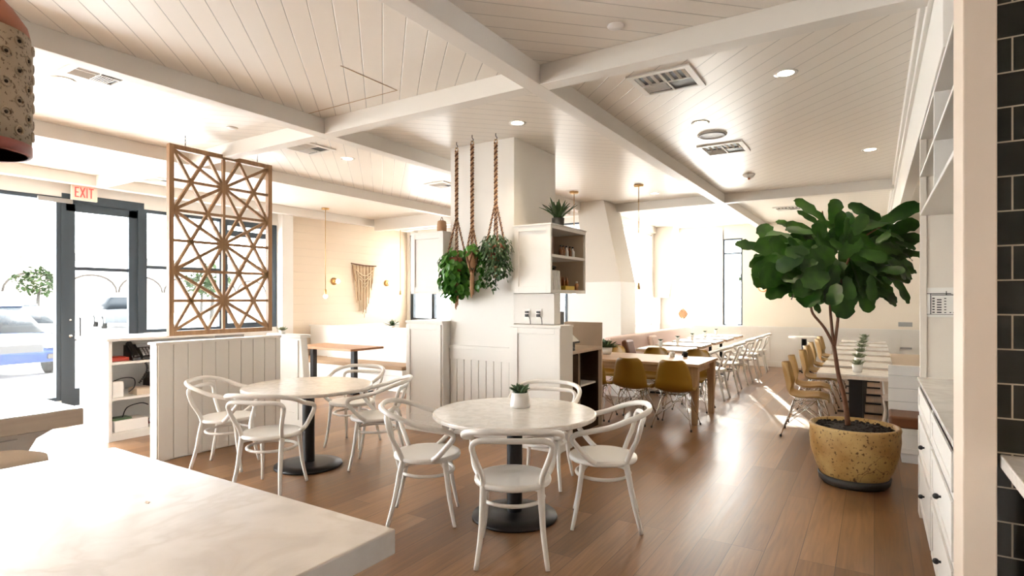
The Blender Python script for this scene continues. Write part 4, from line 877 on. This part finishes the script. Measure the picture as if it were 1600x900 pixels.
# leaves that shape the outline
OUT = [(1203, 390, 0, 1152, 378, -.1, .45), (1206, 385, .05, 1190, 350, .1, .8), (1290, 345, 0, 1246, 310, -.1, .45), (1300, 350, .1, 1308, 310, .1, .75), (1290, 360, 0, 1250, 325, 0, .35), (1380, 345, -.1, 1328, 318, -.1, .5),
       (1375, 352, -.15, 1438, 315, -.2, .55), (1385, 365, -.1, 1436, 345, -.15, .6), (1285, 370, .1, 1228, 350, .1, .55), (1230, 400, 0, 1172, 415, -.05, .5), (1240, 420, 0, 1180, 438, 0, .55), (1250, 440, 0, 1198, 463, -.05, .5),
       (1262, 465, 0, 1285, 488, 0, .6), (1300, 440, -.2, 1325, 497, -.3, .72), (1340, 440, -.1, 1362, 488, -.15, .6), (1370, 430, 0, 1392, 470, -.05, .4), (1385, 420, 0, 1428, 472, -.1, .35), (1400, 390, 0, 1448, 399, -.25, .4), (1400, 400, .1, 1432, 425, .1, .6), (1280, 450, -.1, 1243, 460, -.15, .5),
       (1400, 370, -.1, 1442, 372, -.15, .6), (1345, 350, .2, 1300, 330, .2, .5), (1330, 455, .1, 1300, 485, .1, .6), (1345, 400, -.2, 1335, 362, -.25, .75), (1350, 395, -.2, 1378, 370, -.25, .7), (1325, 400, -.25, 1300, 372, -.3, .7), (1340, 385, 0, 1352, 345, .05, .7), (1360, 410, -.25, 1395, 405, -.3, .7), (1310, 405, -.3, 1345, 372, -.35, .8), (1375, 400, -.3, 1340, 368, -.3, .8), (1335, 410, .1, 1345, 365, .1, .9), (1290, 385, .2, 1325, 352, .25, .8), (1385, 380, .2, 1352, 350, .25, .8)]
for t_ in OUT: fig_leaf(*t_, up=tocam*1.0+Vector((rnd.uniform(-.3, .3), rnd.uniform(-.3, .3), rnd.uniform(.3, .8))))
k_ = 0
while k_ < 210:
    cu, cv, dd = rnd.gauss(1312, 65), rnd.gauss(405, 33), rnd.gauss(0, .3)
    e = ((cu-1312)/112)**2+((cv-402)/62)**2+(dd/.6)**2
    if e > 1: continue
    an = math.atan2(cv-395, cu-1312)+rnd.uniform(-.9, .9); L = rnd.uniform(34, 52)
    u2 = cu+math.cos(an)*L; v2 = cv+math.sin(an)*L*.75+rnd.uniform(-4, 16)
    if u2 > 1436 or u2 < 1172 or v2 < 330 or v2 > 482: continue
    ow = rt*((u2-1312)/110)+Vector((0, 0, (395-v2)/90))+fd*dd*1.2
    fig_leaf(cu, cv, dd, u2, v2, dd+rnd.uniform(-.18, .12), .7, up=ow*.5+tocam*.7+Vector((rnd.uniform(-.6, .6), rnd.uniform(-.6, .6), .5+rnd.uniform(-.5, .5)))); k_ += 1
lf.build('leaves', 'leaf', o)

# ------------------------------------------------------------------ shell chairs
def shell_chair(mat):
    o = thing('shell_chair', 'x', 'chair')
    prof = [(.235, .405), (.22, .425), (.12, .432), (.0, .42), (-.09, .422), (-.155, .45), (-.19, .51), (-.205, .59), (-.225, .69), (-.245, .78), (-.252, .82)]
    pr = crom([(0, a, b_) for a, b_ in prof], 3)
    hw = [.17, .205, .225, .235, .235, .228, .225, .215, .195, .165, .115]
    m = MB(); N = len(pr); K = 12
    for i, q in enumerate(pr):
        t_ = i/(N-1)*(len(hw)-1); k = min(int(t_), len(hw)-2); w_ = hw[k]+(hw[k+1]-hw[k])*(t_-k)
        s = i/(N-1)
        for j in range(K+1):
            x = -1+2*j/K; e = abs(x)**2.2
            back = max(0, min(1, (s-.45)/.25))
            m.v.append((x*w_, q.y+e*(.075*back-(.0)*(1-back)), q.z+e*(.045*(1-back)*min(1, s*5))))
    for i in range(N-1):
        for j in range(K): a = i*(K+1)+j; m.f.append((a, a+1, a+K+2, a+K+1)); m.sm.append(True); m.mi.append(0)
    m.build('shell', mat, o, solid=.008)
    for (sx_, sy) in ((-1, 1), (1, 1), (-1, -1), (1, -1)):
        l_ = MB().tube([(sx_*.13, sy*.11, .415), (sx_*.235, .23 if sy > 0 else -.24, .008)], .0065, 8).build('leg', 'chrome', o)
        MB().lathe([(.011, 0), (.012, .02), (.006, .025)], sx_*.235, .23 if sy > 0 else -.24, 10).build('glide', 'blackp', l_)
    m = MB()
    for s in (-1, 1):
        m.tube([(s*.13, .11, .41), (s*.215, -.2, .12)], .004, 6).tube([(s*.13, -.11, .41), (s*.215, .195, .12)], .004, 6)
        m.tube([(-.13*1, s*.11, .41), (.2, s*.2, .13)], .004, 6).tube([(.13, s*.11, .41), (-.2, s*.2, .13)], .004, 6)
        m.tube([(s*.06, 0, .30), (s*.19, .17, .2)], .004, 6).tube([(s*.06, 0, .30), (s*.19, -.17, .2)], .004, 6)
        m.tube([(s*.13, .11, .405), (s*.13, -.11, .405)], .005, 6).tube([(-.13, s*.11, .405), (.13, s*.11, .405)], .005, 6)
    m.tube([(-.06, 0, .30), (.06, 0, .30)], .005, 6)
    m.build('wire_struts', 'chrome', o)
    return o
sc = shell_chair('mustard'); sc['label'] = 'mustard shell chair at the near right corner of the oak table'; sc.location = (-2.04, 6.98, 0); sc.rotation_euler = (0, 0, .03)
dup(sc, (-2.58, 6.98, 0), -.02, 'mustard shell chair on the near side of the oak table, second from its right leg')
dup(sc, (-3.13, 6.98, 0), .03, 'mustard shell chair half hidden by the tan till panel')
for i, (x, lab) in enumerate(((-2.15, 'right end'), (-2.75, 'middle'), (-3.4, 'left end'))): dup(sc, (x, 8.2, 0), PI, 'mustard shell chair on the far side of the oak table, '+lab)
# oak table
o = thing('oak_table', 'long oak dining table with tapered legs and mustard chairs', 'table', (-3.0, 7.6, 0))
MB().box(-1.3, 1.2, -.5, .5, .715, .75).build('tabletop', 'oak', o, bevel=.004)
MB().box(-1.2, 1.12, -.42, -.4, .62, .715).box(-1.2, 1.12, .4, .42, .62, .715).box(1.10, 1.12, -.4, .4, .62, .715).box(-1.2, -1.18, -.4, .4, .62, .715).build('apron', 'oak', o)
def tleg(x, y):
    m = MB(); a, b_ = .05, .032
    v = [(x+i*b_, y+j*b_, 0) for i, j in ((-1, -1), (1, -1), (1, 1), (-1, 1))]+[(x+i*a, y+j*a, .715) for i, j in ((-1, -1), (1, -1), (1, 1), (-1, 1))]
    return m.add(v, [(3, 2, 1, 0), (4, 5, 6, 7), (0, 1, 5, 4), (1, 2, 6, 5), (2, 3, 7, 6), (3, 0, 4, 7)])
for (x, y) in ((1.13, -.42), (1.13, .42), (-1.2, -.42), (-1.2, .42)): tleg(x, y).build('leg', 'oakz', o, bevel=.003)
spiky('planter_bowl', 'white bowl of green succulents on the oak table', 'plant', (-3.33, 7.75, .75), 'ceramic', .14, .10, 44, .15, .045, 'succ', 1.15, sq=.6, seed=3, shape=0)
for i, (x, y, lab) in enumerate(((-2.35, 7.85, 'white cup standing on the oak table near its far right corner'), (-2.2, 7.95, 'small dark jar at the far right corner of the oak table'))):
    o = thing('table_cup', lab, 'cup', (x, y, .75)); MB().lathe([(.001, 0), (.03, 0), (.038, .07), (.034, .07), (.028, .005)], 0, 0, 18).build('body', ['ceramic', 'blackp'][i], o)
    MB().lathe([(.001, .05), (.03, .05)], 0, 0, 12).build('filling', 'soil', o)
# ------------------------------------------------------------------ far marble table row with bentwood chairs, pink banquette
o = thing('pink_banquette', 'dusty pink upholstered banquette behind the marble table row', 'bench', (-3.98, 8.6, 0))
MB().box(.42, .85, .0, 4.8, 0, .38).build('base', 'white', o, bevel=.003); MB().box(.42, .88, .0, 4.8, .38, .47).build('cushion', 'pink', o, bevel=.02); MB().box(.3, .42, .0, 4.8, 0, .93).build('backrest', 'pink', o, bevel=.03)
for i, (y, m_) in enumerate(((9.05, 'leather'), (10.3, 'pink'))):
    put(MB().box(-.05, .05, -.18, .18, -.18, .18), 'throw_pillow', m_, (-3.42, y, .70), ['brown leather pillow at the near end of the pink banquette', 'pink pillow farther along the pink banquette'][i], 'pillow', bevel=.045, rot=(0, -.25, 0))
def row_table(x, y, w_, d_, lab, grp, topm='table_marble', edge='oak', post=.05, group=True):
    o = thing('cafe_table', lab, 'table', (x, y, 0))
    MB().box(-w_/2, w_/2, -d_/2, d_/2, .735, .75).build('tabletop', topm, o); MB().box(-w_/2, w_/2, -d_/2, d_/2, .70, .735).build('edge_band', edge, o)
    MB().box(-post/2, post/2, -post/2, post/2, .02, .70).build('post', 'black', o)
    m = MB().box(-w_*.36, w_*.36, -.035, .035, 0, .022).box(-.035, .035, -d_*.36, -.035, 0, .022).box(-.035, .035, .035, d_*.36, 0, .022); m.build('foot', 'black', o, bevel=.004)
    return o
ordn = ['nearest', 'second', 'third', 'fourth', 'fifth', 'sixth', 'farthest']
for i in range(5):
    y = 9.25+i*.98
    row_table(-2.86, y, .8, .68, '%s marble cafe table along the pink banquette' % (['nearest', 'second', 'middle', 'fourth', 'farthest'][i]), None)
    chair(-2.16, y-.02, 0, 0, 'white bentwood armchair at the %s table of the pink banquette' % (['nearest', 'second', 'middle', 'fourth', 'farthest'][i]), rz=PI/2+.06*math.sin(i*2))
    o = thing('small_vase', 'small greenery in a clear-white vase on the %s table by the pink banquette' % (['nearest', 'second', 'middle', 'fourth', 'farthest'][i]), 'vase', (-2.98, y+.05, .75))
    MB().lathe([(.001, 0), (.022, 0), (.035, .08), (.03, .11), (.026, .11), (.03, .08), (.018, .005)], 0, 0, 16).build('body', 'ceramic', o)
    m = MB()
    for k in range(12): a = k*2.4; m.leaf((0, 0, .1), (math.cos(a)*.8, math.sin(a)*.8, .8), (0, 0, 1), .07, .03, .2, .2, 0, nu=3)
    m.build('leaves', 'succ', o)
# gold wall ornament near the far window
o = thing('wall_fan', 'tan woven leaf ornament on the far window pier', 'wall hanging', (-4.25, 13.73, 1.12)); o.location = (-3.9, 13.9, 1.05)
m = MB()
for k in range(9): a = PI/2+(k-4)*.16; m.leaf((0, 0, 0), (math.cos(a), 0, math.sin(a)), (0, -1, .01), .33-.03*abs(k-4), .06, 0, .2, 0, nu=4)
m.build('blades', 'rope2', o, solid=.004); MB().cyl((0, 0, -1.05), (0, 0, .05), .012).lathe([(.001, -1.05), (.12, -1.05), (.12, -1.03), (.001, -1.02)], 0, 0, 20).build('stand', 'ceramic', o)
o['label'] = 'tan woven leaf ornament standing by the far window'; o['category'] = 'ornament'
# ------------------------------------------------------------------ right table row with tan shell chairs
sc2 = None
for i in range(7):
    y = 7.33+i*.88
    row_table(-.17, y, .72, .60, '%s wood-edged table of the row beside the right banquette' % ordn[i], None, 'table_marble', 'mwood', .13)
    lab = '%s mustard shell chair of the row left of the right tables' % ordn[i]
    if i == 0: sc2 = shell_chair('mustard_l'); sc2.location = (-.66, y, 0); sc2.rotation_euler = (0, 0, -PI/2+.03); sc2['label'] = lab
    else: dup(sc2, (-.68-.02*math.sin(i*2.2), y+.02*math.sin(i), 0), -PI/2+.08*math.sin(i*1.7), lab)
    spiky('potted_succulent', 'pale succulent in white pot on the %s table of the right row' % ordn[i], 'plant', (-.155, y-.02, .75), 'ceramic', .05, .085, 20, .085, .035, 'pale', .8, seed=20+i, shape=0)
# pedestal table by far wall
o = thing('pedestal_table', 'small white pedestal table with black stem near the far wainscot', 'table', (-1.26, 13.6, 0))
MB().lathe([(.001, .72), (.3, .72), (.3, .75), (.001, .75)], 0, 0, 36, False).build('tabletop', 'ceramic', o); MB().cyl((0, 0, .02), (0, 0, .72), .05).build('post', 'black', o)
MB().box(-.22, .22, -.035, .035, 0, .03).box(-.035, .035, -.22, -.035, 0, .03).box(-.035, .035, .035, .22, 0, .03).build('foot', 'black', o)
o = thing('wall_sconce', 'round copper ring sconce on the far wall left of the fig', 'wall lamp', (-2.17, YF, 1.82))
MB().tube([(.1*math.cos(i*PI/12), -.03, .1*math.sin(i*PI/12)) for i in range(24)], .012, 8, closed=True).build('ring', 'copper', o); MB().tube([(0, 0, 0), (0, -.03, 0)], .09, 24).build('plate', 'ceramic', o); MB().sphere((0, -.06, 0), .045).build('bulb', 'bulb', o)

# ------------------------------------------------------------------ outside
struct('ground', MB().box(-120, XL-.15, -60, 110, -.2, -.02).box(XL-.15, 60, YF+.15, 110, -.2, -.02), 'asphalt', 'pale parking lot outside', 'ground')
def car(loc, rz, mat, lab, suv=False):
    o = thing('car', lab, 'car', loc, rz)
    h1, h2 = (.95, 1.7) if suv else (.86, 1.42)
    sid = [(-2.2, .3), (-2.25, .6), (-2.15, .9 if not suv else 1.0), (-1.5, h1+.08), (.8, h1+.04), (1.7, h1-.1), (2.1, h1-.28), (2.22, .5), (2.15, .3)]
    m = MB(); W2 = .88; n_ = len(sid); ring = []
    for y, f in ((-W2, .93), (-W2*.93, 1.0), (-.4, 1.02), (0, 1.03), (.4, 1.02), (W2*.93, 1.0), (W2, .93)):
        ring.append([(a*(1 if abs(y) < .5 else .965), y, .3+(b_-.3)*f) for a, b_ in sid])
    vs = [q for r in ring for q in r]; fs = []
    for i in range(len(ring)-1):
        for j in range(n_): fs.append((i*n_+j, i*n_+(j+1) % n_, (i+1)*n_+(j+1) % n_, (i+1)*n_+j))
    fs += [tuple(range(n_)), tuple(reversed(range((len(ring)-1)*n_, len(ring)*n_)))]
    m.add(vs, fs, True); b_ = m.build('body', mat, o, bevel=.03)
    cab = [(-1.75, h1), (-1.3 if not suv else -1.9, h2-.04), (-.2, h2), (.35, h2-.03), (1.15, h1)]
    m = MB(); vs = []
    for y, s in ((-.78, 0), (-.6, 1), (.6, 1), (.78, 0)): vs += [(a*(1 if s else 1), y if k in (0, 4) or s == 0 else y, z if s else h1+(z-h1)*.45) for k, (a, z) in enumerate(cab)]
    fs = []
    for i in range(3):
        for j in range(5): fs.append((i*5+j, i*5+(j+1) % 5, (i+1)*5+(j+1) % 5, (i+1)*5+j))
    fs += [tuple(range(5)), tuple(reversed(range(15, 20)))]
    m.add(vs, fs, True).build('windows', 'carglass', o)
    MB().prism([(cab[1][0], h2-.03), (-.2, h2+.015), (.35, h2-.01), (.3, h2-.06), (cab[1][0]+.1, h2-.08)], 1, -.62, .62).build('roof', mat, o, bevel=.01)
    for (x, s) in ((-1.35, -1), (1.35, -1), (-1.35, 1), (1.35, 1)):
        wl = MB().tube([(x, s*.70, .33), (x, s*.90, .33)], .33, 28).build('wheel', 'tyre', o); MB().tube([(x, s*.89, .33), (x, s*.915, .33)], .2, 20).build('hubcap', 'chrome', wl)
    for s in (-1, 1):
        MB().bar((2.08, s*.72, .66), (2.13, s*.42, .64), .1, .12).build('headlight', 'lamp_glass', o, bevel=.02)
        MB().bar((2.17, s*.7, .42), (2.2, s*.45, .42), .05, .09).build('fog_light', 'roof', o)
    MB().box(2.1, 2.2, -.38, .38, .5, .68).build('grille', 'blackp', o, bevel=.02)
    return o
car((-16.2, 4.3, -.02), .0, 'car_blue', 'blue car nose parked outside the window at far left')
car((-21.2, 6.2, -.02), .12, 'car_white', 'white car parked behind the blue one outside')
car((-35.5, 15.2, -.02), 2.9, 'car_silver', 'silver wagon seen through the glass door', True)
car((-41, 8.6, -.02), .6, 'car_grey', 'grey car far across the lot at left', True)
car((-46.0, 12.3, -.02), .5, 'car_red', 'red car far across the lot')
o = thing('shop_building', 'pale arcade building across the parking lot', 'building', (-68, 22, 0), .2)
m = MB().box(-4, 4, -40, 40, 3.9, 5.2)
for i in range(17): m.box(3.4, 4, -40+i*5, -39.6+i*5, 0, 3.9)
m.box(-4, -2, -40, 40, 0, 3.9)
m.build('walls', 'ext', o); m = MB()
for i in range(16):
    cy_ = -37.3+i*5; m.tube([(4.05, cy_+2.4*math.cos(a*PI/10), 2.2+1.7*math.sin(a*PI/10)) for a in range(11)], .09, 5)
m.build('arches', 'roof', o); MB().prism([(-4.6, 5.2), (4.6, 5.2), (0, 6.2)], 1, -40.5, 40.5).build('roof', 'roof', o)
o = thing('street_lamp', 'thin grey lamp post outside at far left', 'lamp post', (-19.9, 3.3, 0)); MB().cyl((0, 0, 0), (0, 0, 3.6), .05, 10).build('pole', 'roof', o); MB().box(-.5, .05, -.05, .05, 3.55, 3.65).build('arm', 'roof', o)
for i, (x, y) in enumerate(((-44, 6), (-52, 17), (-38, 22), (-50, 28), (-6, 40), (2, 44), (-14, 42))):
    o = thing('parking_tree', 'rounded green tree outside, %s' % ['far behind the grey car', 'behind the red car', 'right of the silver wagon', 'farthest across the lot', 'behind the rear window', 'beyond the far wall', 'left beyond the rear window'][i], 'tree', (x, y, 0))
    MB().tube([(0, 0, 0), (.1, 0, 1.2), (0, .1, 2.2)], [.16, .12, .08], 8, n=3).build('trunk', 'bark', o)
    m = MB()
    for k in range(420):
        u_, v_ = rnd.random()*2*PI, math.acos(rnd.uniform(-1, 1)); rr = rnd.uniform(.6, 1)*(1.3+.25*math.sin(u_*3+i))
        q = Vector((math.cos(u_)*math.sin(v_)*rr, math.sin(u_)*math.sin(v_)*rr, 2.9+math.cos(v_)*rr*.8)); m.leaf(q, (rnd.uniform(-1, 1), rnd.uniform(-1, 1), rnd.uniform(-.6, .4)), (0, 0, 1), .42, .26, .1, .1, 0, nu=2)
    m.build('crown', 'tree_green', o)
